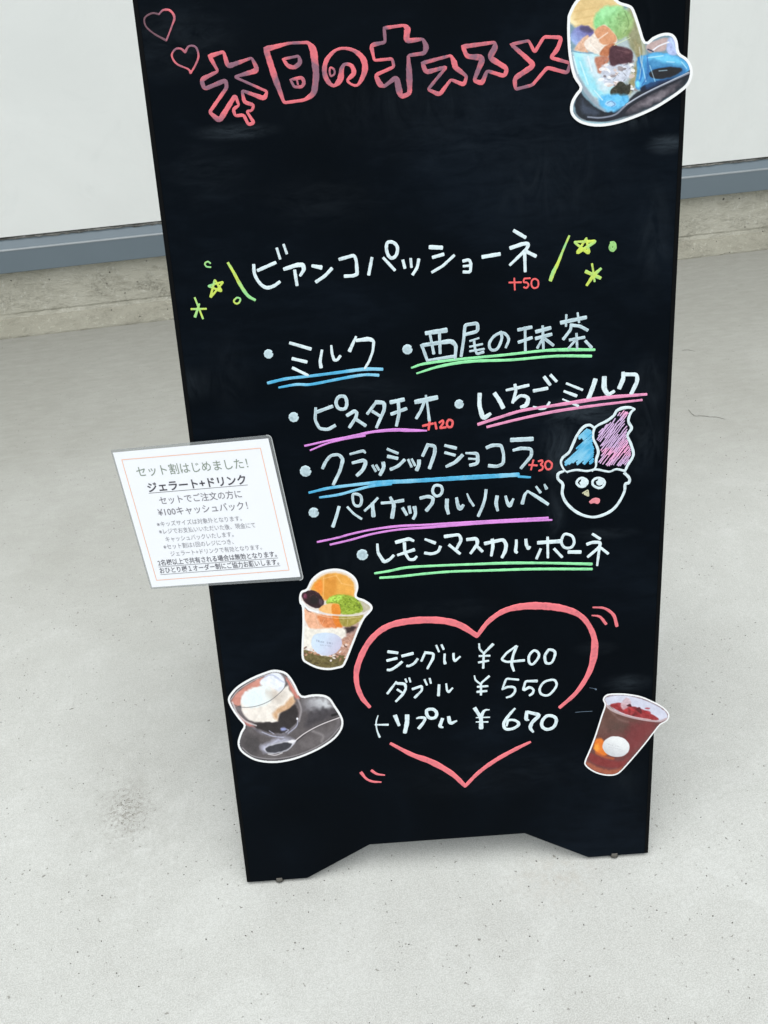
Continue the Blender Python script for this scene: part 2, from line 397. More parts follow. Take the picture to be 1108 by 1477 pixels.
# ------------------------------------------------------------------ the A-board
BH, BW, TH = 1.22, .60, .009
a0 = math.atan2(UX.y, UX.x)
M0 = Matrix.Translation((BX, BY, 0)) @ Matrix.Rotation(a0, 4, 'Z')
board = empty('chalkboard_sign', 'black folding A-board chalkboard with handwritten gelato menu standing on the concrete', 'chalkboard', mw=M0)
SMUDGES = [((250, 60), (.10, .05), .10, 0), ((340, 190), (.06, .012), .35, 0), ((600, 150), (.22, .05), .05, 1), ((880, 90), (.08, .10), .10, 1),
           ((962, 208), (.03, .014), .45, 0), ((905, 170), (.05, .02), .18, 1), ((700, 200), (.20, .05), .04, 0), ((300, 250), (.07, .05), .06, 0), ((460, 290), (.10, .04), .05, 0),
           ((800, 260), (.12, .07), .06, 1), ((945, 340), (.03, .09), .09, 1), ((845, 592), (.08, .025), .42, 0), ((808, 650), (.035, .055), .34, 1), ((270, 555), (.05, .03), .12, 1), ((935, 560), (.03, .06), .10, 1),
           ((800, 740), (.02, .05), .18, 1), ((930, 640), (.035, .06), .12, 1), ((870, 770), (.06, .012), .12, 0), ((905, 985), (.045, .02), .20, 0),
           ((860, 935), (.04, .015), .10, 0), ((560, 800), (.20, .06), .03, 1), ((640, 880), (.12, .02), .05, 0), ((400, 1060), (.1, .1), .03, 1),
           ((700, 1120), (.2, .05), .04, 0), ((900, 1120), (.04, .06), .05, 1), ((520, 560), (.12, .03), .05, 0), ((330, 540), (.04, .07), .05, 1)]
L0 = M0.inverted() @ MB
mb = board_mat(); edge_m = plain('black_board_edge', (.0012, .0016, .0022), .6, .08, .2, 50)
notch = [(0, 0), (.089, 0), (.185, .053), (.415, .053), (.511, 0), (BW, 0), (BW, BH), (0, BH)]
panel = bm_obj('front_panel', slab(notch, -TH, 0, .0007), mb, board); panel.matrix_parent_inverse = Matrix(); panel.matrix_local = L0
def band(x0, x1):   # dark edge banding strip down each side
    o = bm_obj('edge_strip', slab([(x0, .001), (x1, .001), (x1, BH - .001), (x0, BH - .001)], -TH + .001, .0006, .0003), edge_m, panel); return o
band(-.0012, .0040); band(BW - .0040, BW + .0012)
Lb = Matrix.Translation((0, 2 * BH * math.sin(LEAN) + .02, 0)) @ Matrix.Translation((0, 0, .006)) @ Matrix.Rotation(math.pi / 2 + LEAN, 4, 'X')
back = bm_obj('back_panel', slab(notch, 0, TH, .0007), mb, board); back.matrix_local = Lb
foot_m = plain('grey_rubber', (.10, .095, .085), .8, .2)
for pn, pr in ((panel, -1), (back, 1)):
    for fx in (.047, .5505):
        fb = bmesh.new()
        bmesh.ops.create_cone(fb, cap_ends=True, segments=24, radius1=.0062, radius2=.0066, depth=.007,
                              matrix=Matrix.Translation((fx, .0005, pr * TH * .5)) @ Matrix.Rotation(math.pi / 2, 4, 'X'))
        bm_obj('foot', fb, foot_m, pn, True)
hg_m = plain('hinge_metal', (.35, .35, .34), .35, .5)
for hx in (.10, .50):
    hb = bmesh.new()
    bmesh.ops.create_cone(hb, cap_ends=True, segments=16, radius1=.004, radius2=.004, depth=.05, matrix=Matrix.Translation((hx, BH + .003, -TH - .002)) @ Matrix.Rotation(math.pi / 2, 4, 'Y'))
    bmesh.ops.create_cube(hb, size=1, matrix=Matrix.Translation((hx, BH - .018, -TH - .001)) @ Matrix.Diagonal((.048, .034, .0016, 1)))
    bm_obj('hinge', hb, hg_m, panel)

# ------------------------------------------------------------------ marker colours
WHITE = ink('white_chalk_marker', (226, 242, 247), .88, .68, core=.26)
WHITE2 = ink('pale_blue_white_marker', (208, 230, 238), .86, .60, core=.62)
REDP = ink('coral_chalk_marker', (240, 122, 132), .82, .7, faded=(140, 104, 122), cover=(.30, .45))
HEART = ink('salmon_chalk_marker', (247, 128, 136), .84, .72)
FADE = ink('faded_coral_marker', (128, 92, 102), .8, .35)
RED = ink('red_chalk_marker', (252, 108, 108), .84, .8)
YEL = ink('lime_yellow_marker', (216, 236, 100), .84, .75, faded=(150, 220, 150))
BLUE = ink('sky_blue_marker', (88, 186, 232), .84, .72, faded=(140, 205, 235))
GREEN = ink('mint_green_marker', (160, 248, 180), .84, .75)
MAG = ink('violet_pink_marker', (232, 150, 236), .84, .7)
PINK = ink('rose_pink_marker', (246, 160, 200), .84, .72)
LILAC = ink('lilac_marker', (216, 184, 226), .9, .7, faded=(244, 172, 214), core=.2)
CREAM = ink('cream_marker', (206, 204, 170), .9, .8)

# heading, outlined characters
marker('lettering', [
    ('A', 13, '@415,300,24 490,275,16 512,355,28 640,308,12 672,375,30 548,410,13 722,488,14 708,526,26 588,482,14 600,545,22 652,560,16 640,590,14 612,592,12 652,655,20 622,665,16 597,612,18 552,618,14 540,582,20 572,562,12 552,508,22 468,645,30 415,598,18 508,465,20 500,428,24 388,475,20 370,425,26 460,380,14'),
    ('A', 30, '@715,262,30 840,230,14 940,226,16 968,262,40 984,400,34 972,500,32 920,533,16 812,548,16 765,420,34'),
    ('A', 14, '@806,315 890,298,14 900,335,26 866,362,20 832,352,22'),
    ('A', 14, '@846,425 908,412,18 920,440,20 908,463,16 866,464'),
    ('A', 10, '880,424 886,450'),
    ('B', 14, '~@25,161,12 90,165,16 138,205,26 146,262,26 112,326,12 68,306,12 96,272,22 86,238,18 58,230,14 42,250,20 34,300,28 5,328,14 -24,305,22 -38,260,22 -24,205,20'),
    ('B', 9, '~@-10,246 6,254 8,274 -8,284 -14,264'),
    ('B', 15, '@235,65,16 325,52,12 342,66,30 335,125,26 412,115,12 428,150,28 420,180,18 345,190,14 350,280,30 352,365,20 312,380,20 302,345,32 292,288,22 235,332,14 215,322,28 195,280,16 280,242,14 272,205,14 190,213,12 175,143,20 240,130,14'),
    ('B', 15, '@410,225,18 540,190,12 556,225,28 560,245,24 612,285,14 600,325,20 540,300,12 488,370,20 435,345,14 520,242,14 425,268,22'),
    ('B', 15, '@595,150,20 740,130,14 742,155,28 715,200,26 797,250,20 785,285,18 705,260,14 682,318,24 645,305,16 688,200,28 612,195,20'),
    ('B', 15, '@815,140,16 895,122,12 922,176,16 965,105,14 1045,108,16 1028,160,22 995,200,16 1085,225,14 1072,270,16 980,245,16 912,325,14 835,345,14 830,295,22 920,235,24 878,195,20'),
], REDP, panel, 'heading 本日のオススメ in coral outlined characters')
marker('heart_drawing', [('A', 9, '~185,216,12 120,180 76,140 70,96 108,71 146,76,10')], FADE, panel)
marker('heart_drawing', [('A', 10, '~146,76,8 168,54 204,56,12 228,92,13 214,140,9 186,214,9')], REDP, panel)
marker('heart_drawing', [('A', 10, '~315,388,15 300,368,9 240,340 214,296 234,262 262,260 285,277,14'), ('A', 10, '~285,277,14 306,246 342,252,11 356,300,11 338,350 315,388')], REDP, panel)

# special line ビアンコパッショーネ
marker('lettering', [
    ('D', 20, '~452,222 458,280 490,335 530,362,22 575,352,20 612,326,18'), ('D', 20, '478,256 586,208'), ('D', 16, '594,120 614,184'), ('D', 16, '636,98 655,152'),
    ('D', 26, '640,248,22 720,222 755,222,30 762,250,24 738,288,16'), ('D', 20, '704,256 718,346'),
    ('D', 24, '812,228,18 866,238,28'), ('D', 20, '932,244 890,290 836,326'),
    ('E', 24, '50,272 158,242,24 172,285,22 178,380,28 150,392,24 88,395,24'),
    ('E', 22, '285,262 262,382,24'), ('E', 20, '368,262 450,350,22'), ('E', 24, '~@400,150 440,150 470,185 462,240 430,264 402,240 390,190'),
    ('E', 22, '510,280 524,334'), ('E', 20, '566,268 572,328'), ('E', 22, '625,272 615,330 582,382'),
    ('E', 30, '706,184 792,188'), ('E', 24, '728,258 804,236'), ('E', 20, '882,244 800,320 722,366'),
    ('E', 22, '948,285 990,274 1004,300 1000,366 950,364'), ('E', 18, '950,322 998,318'),
    ('F', 26, '78,244 196,224'), ('F', 24, '296,62 374,108'), ('F', 26, '272,182 360,152 400,150,24 385,188,24 268,300,18'),
    ('F', 24, '370,215 374,344,20'), ('F', 24, '385,208 446,238'),
], WHITE, panel, 'ビアンコパッショーネ in white marker')
marker('price_lettering', [('F', 12, '262,422 346,420'), ('F', 12, '298,392 302,472'), ('F', 12, '408,392 366,394 362,422 386,420 400,440 382,462 364,454'),
                           ('F', 12, '~@440,396 464,412 462,450 434,460 418,440 420,410')], RED, panel, '+50 in red marker')
marker('lettering', [('D', 18, '~294,210,16 330,270,18 370,345,22 415,410,20 460,438,16')], YEL, panel)
marker('lettering', [('F', 20, '~680,98,14 640,190,16 600,290,22 570,350,28 550,405,26')], YEL, panel)
marker('star_drawing', [('D', 12, '188,418,16 212,312 256,385,16 170,352 266,326 190,420'), ('D', 12, '90,424 140,552'), ('D', 12, '68,494 160,492'), ('D', 12, '118,462 92,540,18')], YEL, panel)
marker('star_drawing', [('F', 14, '798,112 818,222,24 712,140 866,134,22 732,220,22 796,118'), ('F', 14, '838,292 848,350 856,414'), ('F', 24, '795,345 895,390'), ('F', 26, '900,325,18 850,370 802,440,18')], YEL, panel)
marker('dot_drawing', [('D', 10, '~186,212 170,202 152,214 162,232 188,236')], YEL, panel)
marker('dot_drawing', [('D', 11, '~@350,424 370,432 362,454 344,460 330,444')], YEL, panel)
marker('dot_drawing', [('F', 26, '~970,150 990,150 996,180 980,196 966,180 972,160')], ink('leaf_green_marker', (160, 214, 130), .9, .6), panel)

# menu lines
marker('bullet_dot', [dot('G', 97, 280, 36)], WHITE2, panel)
marker('lettering', [('G', 28, '268,192,24 432,240'), ('G', 26, '288,318 400,344'), ('G', 24, '290,392 410,450,22'),
    ('G', 24, '524,250,20 508,340 516,385,30'), ('G', 22, '598,214,18 604,280 622,332,24 648,328 670,296'),
    ('G', 24, '796,142,18 745,255,30'), ('G', 26, '800,172 900,160,36 938,176,24 930,260,20 900,340,20 866,396,18')], WHITE, panel, 'ミルク in white marker')
marker('underline', [('G', 24, '~92,512 240,478 420,458,22 640,430 860,402,28 1006,402'), ('G', 22, '~180,548,16 320,524 430,524 620,488 780,458,24 880,446,22 975,450,24')], BLUE, panel, 'pair of sky blue lines')
marker('bullet_dot', [dot('H', 66, 236, 26)], WHITE2, panel)
marker('lettering', [('H', 20, '165,150,22 272,134,26'), ('H', 14, '184,146 206,258,16'), ('H', 16, '236,146 240,256'), ('H', 16, '140,212 148,230 172,296'),
    ('H', 20, '148,214 240,200 300,192,26 325,215 320,285,14'), ('H', 12, '175,294 320,272,18'),
    ('H', 16, '352,272 366,180 372,106,18 440,96,18 440,140,18 378,156,18'), ('H', 10, '446,176 398,192'), ('H', 11, '465,208 398,222'), ('H', 11, '398,246 474,234'), ('H', 13, '420,186 425,230 435,262 470,250,16'),
    ('H', 15, '~562,142 568,180 545,232 512,238 502,205 530,164 575,148 605,180 590,226,13'),
    ('H', 18, '656,132 726,118'), ('H', 17, '658,198 728,174'), ('H', 14, '692,118 694,242'),
    ('H', 20, '752,142 826,122'), ('H', 18, '750,178 832,156'), ('H', 14, '786,112 790,232'), ('H', 14, '788,176 758,228'), ('H', 16, '798,180 842,214'),
    ('H', 20, '884,94 1016,66'), ('H', 12, '912,52 910,112'), ('H', 12, '972,42 980,92'), ('H', 16, '938,102 936,130 896,182'), ('H', 17, '945,108 985,112 1024,134'),
    ('H', 16, '930,186 1008,172'), ('H', 13, '966,152 970,232'), ('H', 13, '958,190 924,230'), ('H', 16, '1014,192 1046,226')], WHITE2, panel, '西尾の抹茶 in white marker')
marker('underline', [('H', 14, '~88,334,10 160,312 330,290 560,268 780,244 900,238,18 1062,238'), ('H', 14, '~116,364,9 240,326 400,300,16 620,292 850,272 1044,272,16')], GREEN, panel, 'pair of mint green lines')
marker('bullet_dot', [dot('I', 98, 212, 29)], WHITE2, panel)
marker('lettering', [('I', 18, '228,158,16 224,230 250,280,18 300,286,20 342,262,20'), ('I', 20, '234,182 326,148'), ('I', 20, '~@365,92 400,92 412,130 400,162 364,160 348,126'),
    ('I', 20, '414,202 456,176,24 472,186 466,215 428,272,18'), ('I', 20, '462,222 522,262'),
    ('I', 18, '588,120 534,192'), ('I', 24, '584,124 634,126,24 634,168,20 588,272,18'), ('I', 18, '564,178 606,204'),
    ('I', 24, '672,124 748,108'), ('I', 20, '676,194 764,162'), ('I', 20, '716,120 722,190 706,262,18'),
    ('I', 28, '820,122 944,96'), ('I', 14, '880,84 892,160 900,232,18'), ('I', 18, '872,118 850,175 824,218,18')], WHITE2, panel, 'ピスタチオ in white marker')
marker('underline', [('I', 12, '~164,382 300,352 440,326,16 560,300,16 690,288,20 780,290,20 884,292,10'), ('I', 11, '~196,408,9 300,366 420,338 520,322')], MAG, panel, 'violet pink line')
marker('price_lettering', [('I', 14, '862,264 922,250'), ('I', 14, '902,240 896,286'), ('I', 14, '934,244 942,280'), ('I', 13, '960,244 980,230,14 984,246 962,278,14 998,272'),
                           ('I', 14, '~@1022,228 1038,240 1032,268 1012,270 1004,252 1010,234')], RED, panel, '+120 in red marker')
marker('bullet_dot', [dot('J', 83, 232, 24)], WHITE2, panel)
marker('lettering', [('J', 28, '192,178,22 190,240,22 210,312,26 248,284,18'), ('J', 22, '272,176 296,210 316,250,24'),
    ('J', 18, '334,158,12 392,146 452,132,16'), ('J', 16, '380,128 386,160 368,224'), ('J', 22, '~372,216,16 410,188,16 448,200,20 440,236,24 412,248,16'),
    ('J', 18, '480,162 552,148'), ('J', 18, '478,246,10 520,258,16 548,250,16 564,222,12'), ('J', 18, '536,88 566,128'), ('J', 16, '570,78 600,110'),
    ('J', 14, '654,122,12 738,156,14'), ('J', 13, '642,164 706,188,18'), ('J', 14, '634,206,8 716,242,14'),
    ('J', 24, '808,102 796,140 770,208'), ('J', 26, '856,90 854,150,28 876,184,22 908,164,16'),
    ('J', 24, '956,64,18 958,96 936,146'), ('J', 26, '962,74,20 1030,74,20 1032,110,22 1000,176,22')], WHITE, panel, 'いちごミルク in white marker')
marker('underline', [('J', 16, '~184,340 300,302 420,266 560,244 700,222,20 860,198,20 1080,180,14'), ('J', 14, '~232,354 400,312 600,270,16 820,238 1056,210,12')], PINK, panel, 'pair of rose pink lines')
marker('bullet_dot', [dot('K', 116, 330, 44)], WHITE2, panel)
marker('lettering', [('K', 26, '252,306 278,250 318,204,24 380,196,24 416,234,30 390,330,26 338,436,26'),
    ('K', 24, '472,194,18 578,166,24 592,184,16'), ('K', 30, '492,264,24 580,242 598,262 575,320 528,364,28'),
    ('K', 20, '650,284 676,330'), ('K', 20, '680,282 702,320'), ('K', 30, '736,262 742,300 712,358,28'),
    ('K', 22, '770,154 852,188'), ('K', 28, '774,212 848,228'), ('K', 26, '906,240 856,290 796,316'),
    ('K', 20, '936,238 962,294'), ('K', 20, '964,234 990,284'), ('K', 30, '1022,244 1022,280 1004,320'),
    ('L', 26, '92,164 52,250,24'), ('L', 28, '90,168 146,176,26 144,230 104,344,26'),
    ('L', 22, '222,172 304,192,26'), ('L', 22, '222,226 296,246'), ('L', 28, '354,246 300,300 232,332,22'),
    ('L', 22, '380,230,14 470,232,28 470,310,28 412,322,24'), ('L', 16, '402,272 470,276'),
    ('L', 28, '540,188 580,170 650,170,26 668,240,22 666,310,26 620,332,24 556,326,28'),
    ('L', 34, '726,130 886,122'), ('L', 28, '742,208,22 800,192 880,198,24 880,250,26 800,344,22')], WHITE2, panel, 'クラッシックショコラ in white marker')
marker('underline', [('K', 24, '~144,502,18 300,466 500,440 700,420,30 900,412,34 1108,400,34 1400,382,38 1650,368,36 1816,358,34'),
                     ('K', 22, '~230,540,18 380,518 520,480 640,450 800,432'), ('L', 12, '780,408,20 870,414,16')], BLUE, panel, 'long sky blue line')
marker('price_lettering', [('L', 14, '860,320 922,324'), ('L', 14, '894,282 876,356'), ('L', 14, '932,292 962,284,16 964,302 946,318 968,330 962,356 936,364'),
                           ('L', 15, '~@1010,290 1034,310 1028,344 1002,354 984,330 988,302')], RED, panel, '+30 in red marker')
marker('bullet_dot', [dot('M', 120, 260, 38)], WHITE2, panel)
marker('lettering', [('M', 24, '312,216 292,290 266,366,26'), ('M', 18, '376,218 424,270 482,308'), ('M', 22, '~@420,122 470,128 484,165 472,205 440,208 420,180,18'),
    ('M', 20, '606,150 560,200 508,246'), ('M', 34, '566,190,26 574,286,32'), ('M', 22, '636,188 720,182 800,168,28'), ('M', 30, '702,144,20 732,200 716,298,30'),
    ('M', 24, '796,226 826,276'), ('M', 24, '846,214 854,262'), ('M', 24, '886,218,30 896,270 878,306'),
    ('M', 26, '932,150 990,136 1030,150,28 1022,190 978,244,28'), ('M', 22, '~@1040,56 1085,58 1098,90 1084,124 1050,134 1024,100'),
    ('N', 32, '138,170 134,230 148,280,26'), ('N', 28, '214,156,22 220,200 240,252,34 268,214,24'),
    ('N', 20, '298,122,12 320,175 350,218,20'), ('N', 24, '450,92 442,160 424,220 388,300'), ('N', 30, '538,144 528,200 542,256,22'), ('N', 26, '606,142,20 618,190 638,226,34 668,164,18'),
    ('N', 24, '740,200,28 758,130 782,102,18'), ('N', 28, '782,102,18 860,150 944,206,26'), ('N', 22, '850,66,18 884,112,22'), ('N', 22, '916,48,14 932,80,28')], WHITE2, panel, 'パイナップルソルベ in white marker')
marker('underline', [('M', 16, '~148,484 300,452 400,424 560,390 760,364,20 960,354 1108,346,20 1400,328,18 1650,314,18 1902,300,18'), ('M', 16, '~246,504 400,468 560,424 760,390 1000,372,20 1250,352,20 1500,334,20 1931,316,14')], MAG, panel, 'pair of violet pink lines')
marker('bullet_dot', [dot('O', 127, 278, 44)], WHITE2, panel)
marker('lettering', [('O', 24, '246,192,18 250,260 300,338,30 340,320 376,284,24'), ('O', 30, '396,178 500,150,30 534,166,22'), ('O', 28, '410,280,22 540,238,28'),
    ('O', 26, '462,184 466,260 500,318,22 540,316 560,292,20'), ('O', 26, '628,154,20 706,184,28'), ('O', 24, '~626,264 680,270 730,252 750,212'),
    ('O', 30, '786,132 900,116,24 918,160,28 880,228,22'), ('O', 24, '820,200 904,268'), ('O', 28, '964,156 1040,148,30 1048,190 992,266,22'), ('O', 24, '1032,200 1084,250'),
    ('P', 30, '54,188 200,156,28 224,195 216,250 190,298,24'), ('P', 28, '112,156 118,210 104,284,22'), ('P', 24, '304,160,20 304,200 296,250,26 308,260'), ('P', 26, '380,156 384,200 400,232,26 412,214,20'),
    ('P', 30, '478,182 650,170,34'), ('P', 22, '554,138 556,300,20'), ('P', 22, '498,232 466,308'), ('P', 22, '606,230 668,296'), ('P', 22, '~@700,112 750,130 766,180 740,220 690,220 664,180 676,130'), ('P', 30, '722,256 816,256'),
    ('P', 28, '912,112,20 972,150,24'), ('P', 26, '870,194 910,178 975,178,26 970,215 876,294,22'), ('P', 24, '968,220 950,362,18'), ('P', 22, '978,222 1036,268')], WHITE, panel, 'レモンマスカルポーネ in white marker')
marker('underline', [('O', 20, '~226,426,18 340,408 480,380,22 700,366 1000,354 1300,344,24 1600,344 1958,352,24'), ('O', 20, '~268,462,20 420,452 620,430 840,412 1108,404 1500,392,22 1960,392,22')], GREEN, panel, 'pair of mint green lines')

# gelato doodle
dood = []
for cr, wd, s in (('Q', 32, '~868,850,26 900,780 950,700,30 960,640 930,540,32 895,450,28 940,370,34 905,290,30 930,200,30 975,155,24'), ('Q', 32, '~975,155,20 920,138,30 840,145,38 775,175,32 740,230,30 660,290 560,340,26 520,385,28 510,480,26 550,570,30 568,640 545,720 540,800,20 500,850,20'),
                  ('Q', 30, '~525,370,24 470,335 400,360,34 330,450,30 288,540,32 240,640 170,700,32 150,760,24 180,830,20 225,868,14'),
                  ('Q', 24, '~215,860,20 320,838,26 440,850 540,832 640,850 700,856,22 770,830,24 870,850,28'),
                  ('Q', 34, '~860,870 915,930,32 910,980 870,1000 860,1080,30 800,1200,30 720,1290 600,1350 480,1365,28 340,1320,34 220,1220,34 165,1110,32 170,1000,34 118,940,30 120,880 180,852,24'),
                  ('Q', 28, '~@385,928 435,950 445,985 410,1022 360,1022 325,985 345,945'), ('Q', 28, '~@560,928 620,945 640,985 610,1032 560,1038 508,1005 510,955'),
                  ('Q', 44, '~385,960 410,965 415,990 390,995 378,975'), ('Q', 46, '~575,955 598,965 600,985 575,990 565,970')):
    dood.append((cr, wd, s))
marker('doodle', dood, WHITE, panel, 'cup of gelato with a smiling face drawn in white outline')
def hatch(poly, ang, gap, wid, piece, skip):
    """scribbled hatching clipped to an outline"""
    ca, sa = math.cos(ang), math.sin(ang); out = []
    cs = [x * -sa + y_ * ca for x, y_ in poly]; c = min(cs) + gap * .4
    while c < max(cs):
        hit = []
        for k in range(len(poly)):
            (x0, y0), (x1, y1) = poly[k - 1], poly[k]; d0 = x0 * -sa + y0 * ca - c; d1 = x1 * -sa + y1 * ca - c
            if (d0 > 0) != (d1 > 0): t_ = d0 / (d0 - d1); hit.append((x0 + (x1 - x0) * t_) * ca + (y0 + (y1 - y0) * t_) * sa)
        hit.sort()
        for a, b_ in zip(hit[::2], hit[1::2]):
            p0 = a + random.uniform(0, piece * .3)
            while p0 < b_ - wid:
                p1 = min(b_ + random.uniform(-6, 6), p0 + piece * random.uniform(.6, 1.3))
                if random.random() > skip:
                    q = [(p0, c + random.uniform(-3, 3)), ((p0 + p1) / 2, c + random.uniform(-4, 4)), (p1, c + random.uniform(-5, 5))]
                    out.append(('Q', wid * random.uniform(.8, 1.2), '~' + ' '.join('%.1f,%.1f' % (u * ca - v_ * sa, u * sa + v_ * ca) for u, v_ in q)))
                p0 = p1 + random.uniform(-6, 10)
        c += gap * random.uniform(.75, 1.25)
    return out
marker('doodle_fill', hatch([(385, 405), (450, 380), (492, 405), (498, 560), (512, 610), (505, 750), (440, 800), (290, 812), (195, 782), (182, 725), (262, 690), (330, 560), (322, 515)], math.radians(-42), 18, 24, 400, .0), BLUE, panel, 'sky blue scribbled fill')
marker('doodle_fill', hatch([(780, 205), (850, 178), (903, 190), (888, 240), (850, 300), (893, 360), (878, 425), (888, 495), (932, 620), (925, 700), (875, 795), (640, 795), (556, 765), (602, 665), (592, 570), (548, 490), (562, 430), (645, 342), (765, 262)], math.radians(-52), 17, 12.5, 120, .10), LILAC, panel, 'lilac pink scribbled fill')
marker('doodle_nose', [('Q', 26, '392,1098,14 452,1062,16 460,1132,16 410,1104,24 440,1100,36')], CREAM, panel)
marker('doodle_mouth', [('Q', 34, '~480,1200,36 520,1172,40 565,1175,42 560,1205,30 525,1195,30 485,1205,26')], ink('soft_pink_marker', (228, 140, 150), .95, .8), panel)

# price heart
marker('heart_drawing', [('R', 24, '~92,470,14 60,430,20 40,370,20 46,300,24 90,210,24 160,150,26 260,126,30 370,124,30 450,142,28 522,186,20'),
    ('R', 24, '~522,186,16 570,126,20 640,82,24 740,66,32 860,76,30 940,110,22 985,180,22 990,250,30 970,330,22 920,410,18 852,472,14'),
    ('R', 20, '~176,616,12 260,660,20 340,690,26 420,736,22 474,786,16'), ('R', 18, '~474,786,14 530,730,16 600,680,18 680,636,16 734,610,10'),
    ('R', 10, '~984,72,6 1030,76 1066,102,13 1080,146,13'), ('R', 10, '~980,104,5 1012,110 1036,138,12'),
    ('R', 10, '~58,732,14 78,756 104,768,10 138,770,6'), ('R', 10, '~100,724,12 122,738 152,742,6')], HEART, panel, 'salmon pink heart outline with motion marks')
marker('lettering', [('S', 34, '222,148 320,160'), ('S', 32, '212,242 312,218'), ('S', 30, '~368,256 310,305 250,340 215,342'), ('S', 34, '372,194 484,166'), ('S', 28, '~536,224 500,270 450,298 422,300'), ('S', 26, '620,150 576,246,24'), ('S', 32, '622,158 706,166,28 700,220 640,326,24'), ('S', 22, '734,80 762,146'), ('S', 24, '790,74 812,120'), ('S', 24, '824,172 820,240 828,272,34'), ('S', 26, '918,166 918,215 930,252,28 988,200,22')], WHITE, panel, 'シングル in white marker')
marker('price_lettering', [('T', 22, '~156,62,18 164,120 204,164'), ('T', 26, '304,68,32 206,166,24 200,320,26'), ('T', 22, '158,194 270,190'), ('T', 24, '152,262 256,244'), ('T', 26, '556,86,24 450,160 392,232,24 450,258 636,240,30'), ('T', 32, '556,90,34 520,180,28 500,280 526,350,26'), ('T', 28, '~@740,136 788,160 788,210 730,280,26 690,262 690,190'), ('T', 30, '~@905,126 955,140 965,180 930,262,24 872,268 856,200 880,150')], WHITE, panel, '¥400 in white marker')
marker('lettering', [('S', 26, '310,468,22 215,592,28'), ('S', 30, '318,486 400,490,36 412,540,24 380,600 306,676,26'), ('S', 24, '318,550 376,588'), ('S', 20, '404,438 418,470'), ('S', 20, '446,426 458,468'), ('S', 28, '482,546 580,512,32 582,560,24 506,636,28'), ('S', 22, '608,444 634,500'), ('S', 22, '664,432 676,482'), ('S', 28, '764,500 758,612,32'), ('S', 24, '840,488,20 848,560 866,580,28 908,534,20')], WHITE, panel, 'ダブル in white marker')
marker('price_lettering', [('T', 20, '~106,402,14 120,450 170,492'), ('T', 24, '264,408 176,484 176,606,24'), ('T', 24, '140,522 248,514'), ('T', 26, '136,576 236,566'), ('T', 22, '576,446 446,434,24 402,550,20 460,524'), ('T', 26, '~402,548,20 460,524 528,528 538,572 500,618 448,636,20'), ('T', 32, '772,460 650,462,26 624,562,26 690,528'), ('T', 28, '~640,556,28 690,528 734,550,24 726,590 694,614,24'), ('T', 26, '~@900,452 960,452 982,500 950,560 890,612 820,600 802,545 840,480')], WHITE, panel, '¥550 in white marker')
marker('lettering', [('S', 16, '~114,826,10 94,900 102,980 130,1056,24'), ('S', 20, '84,926,16 220,926,24'), ('S', 44, '296,830 336,930,34'), ('S', 48, '424,826 424,900 400,1006,44'), ('S', 30, '524,858,14 560,848 622,852,30 600,900,32 550,962,38'), ('S', 36, '~@636,770 700,762 738,800 724,846 670,856 636,822'), ('S', 38, '800,862,36 770,945,38 804,954,20'), ('S', 38, '866,842,36 880,920,42 952,884,18')], WHITE, panel, 'トリプル in white marker')
marker('price_lettering', [('T', 30, '110,750,42 162,830,36 178,866,40 178,960,48'), ('T', 32, '~266,766,10 220,772,24 190,810,36 180,866'), ('T', 18, '124,850,10 268,846,16'), ('T', 20, '124,896,12 250,896,18'), ('T', 38, '~538,752,22 470,830,34 420,910,34 440,970,34 520,966,32 580,920,34 540,880,28 470,880,28 450,936,22'), ('T', 34, '664,784,34 656,870,42 686,876,14'), ('T', 36, '670,790,34 806,822,44 720,900,38 696,960,40 732,1002,22'), ('T', 36, '~@880,832 950,838 980,880 950,950 880,976 828,944 830,885')], WHITE, panel, '¥670 in white marker')
SCR = ink('chalk_scratch', (120, 140, 160), .6, .4)
for q in (('W', 4, '0,276 60,270 180,264'), ('W', 16, '212,26 222,34'), ('W', 3, '150,14 212,24')): marker('scratch', [q], SCR, panel)

# ------------------------------------------------------------------ flat prints: photo cut-outs
def inside(px, py, poly):
    r = np.zeros(px.shape, bool); n = len(poly)
    for i in range(n):
        x0, y0 = poly[i]; x1, y1 = poly[(i + 1) % n]
        if y0 == y1: continue
        r ^= ((y0 > py) != (y1 > py)) & (px < (x1 - x0) * (py - y0) / (y1 - y0) + x0)
    return r
def dist(px, py, poly, closed=True):
    d = np.full(px.shape, 1e9); n = len(poly)
    for i in range(n if closed else n - 1):
        x0, y0 = poly[i]; x1, y1 = poly[(i + 1) % n]; L = (x1 - x0) ** 2 + (y1 - y0) ** 2 or 1e-9
        t = np.clip(((px - x0) * (x1 - x0) + (py - y0) * (y1 - y0)) / L, 0, 1)
        d = np.minimum(d, np.hypot(px - x0 - t * (x1 - x0), py - y0 - t * (y1 - y0)))
    return d
def vnoise(px, py, s, seed):
    g = np.random.default_rng(seed).random((64, 64)); x = px / s % 64; y_ = py / s % 64
    i, j = x.astype(int) % 64, y_.astype(int) % 64; fx, fy = x % 1, y_ % 1; fx = fx * fx * (3 - 2 * fx); fy = fy * fy * (3 - 2 * fy)
    i2, j2 = (i + 1) % 64, (j + 1) % 64
    return (g[i, j] * (1 - fx) * (1 - fy) + g[i2, j] * fx * (1 - fy) + g[i, j2] * (1 - fx) * fy + g[i2, j2] * fx * fy) - .5
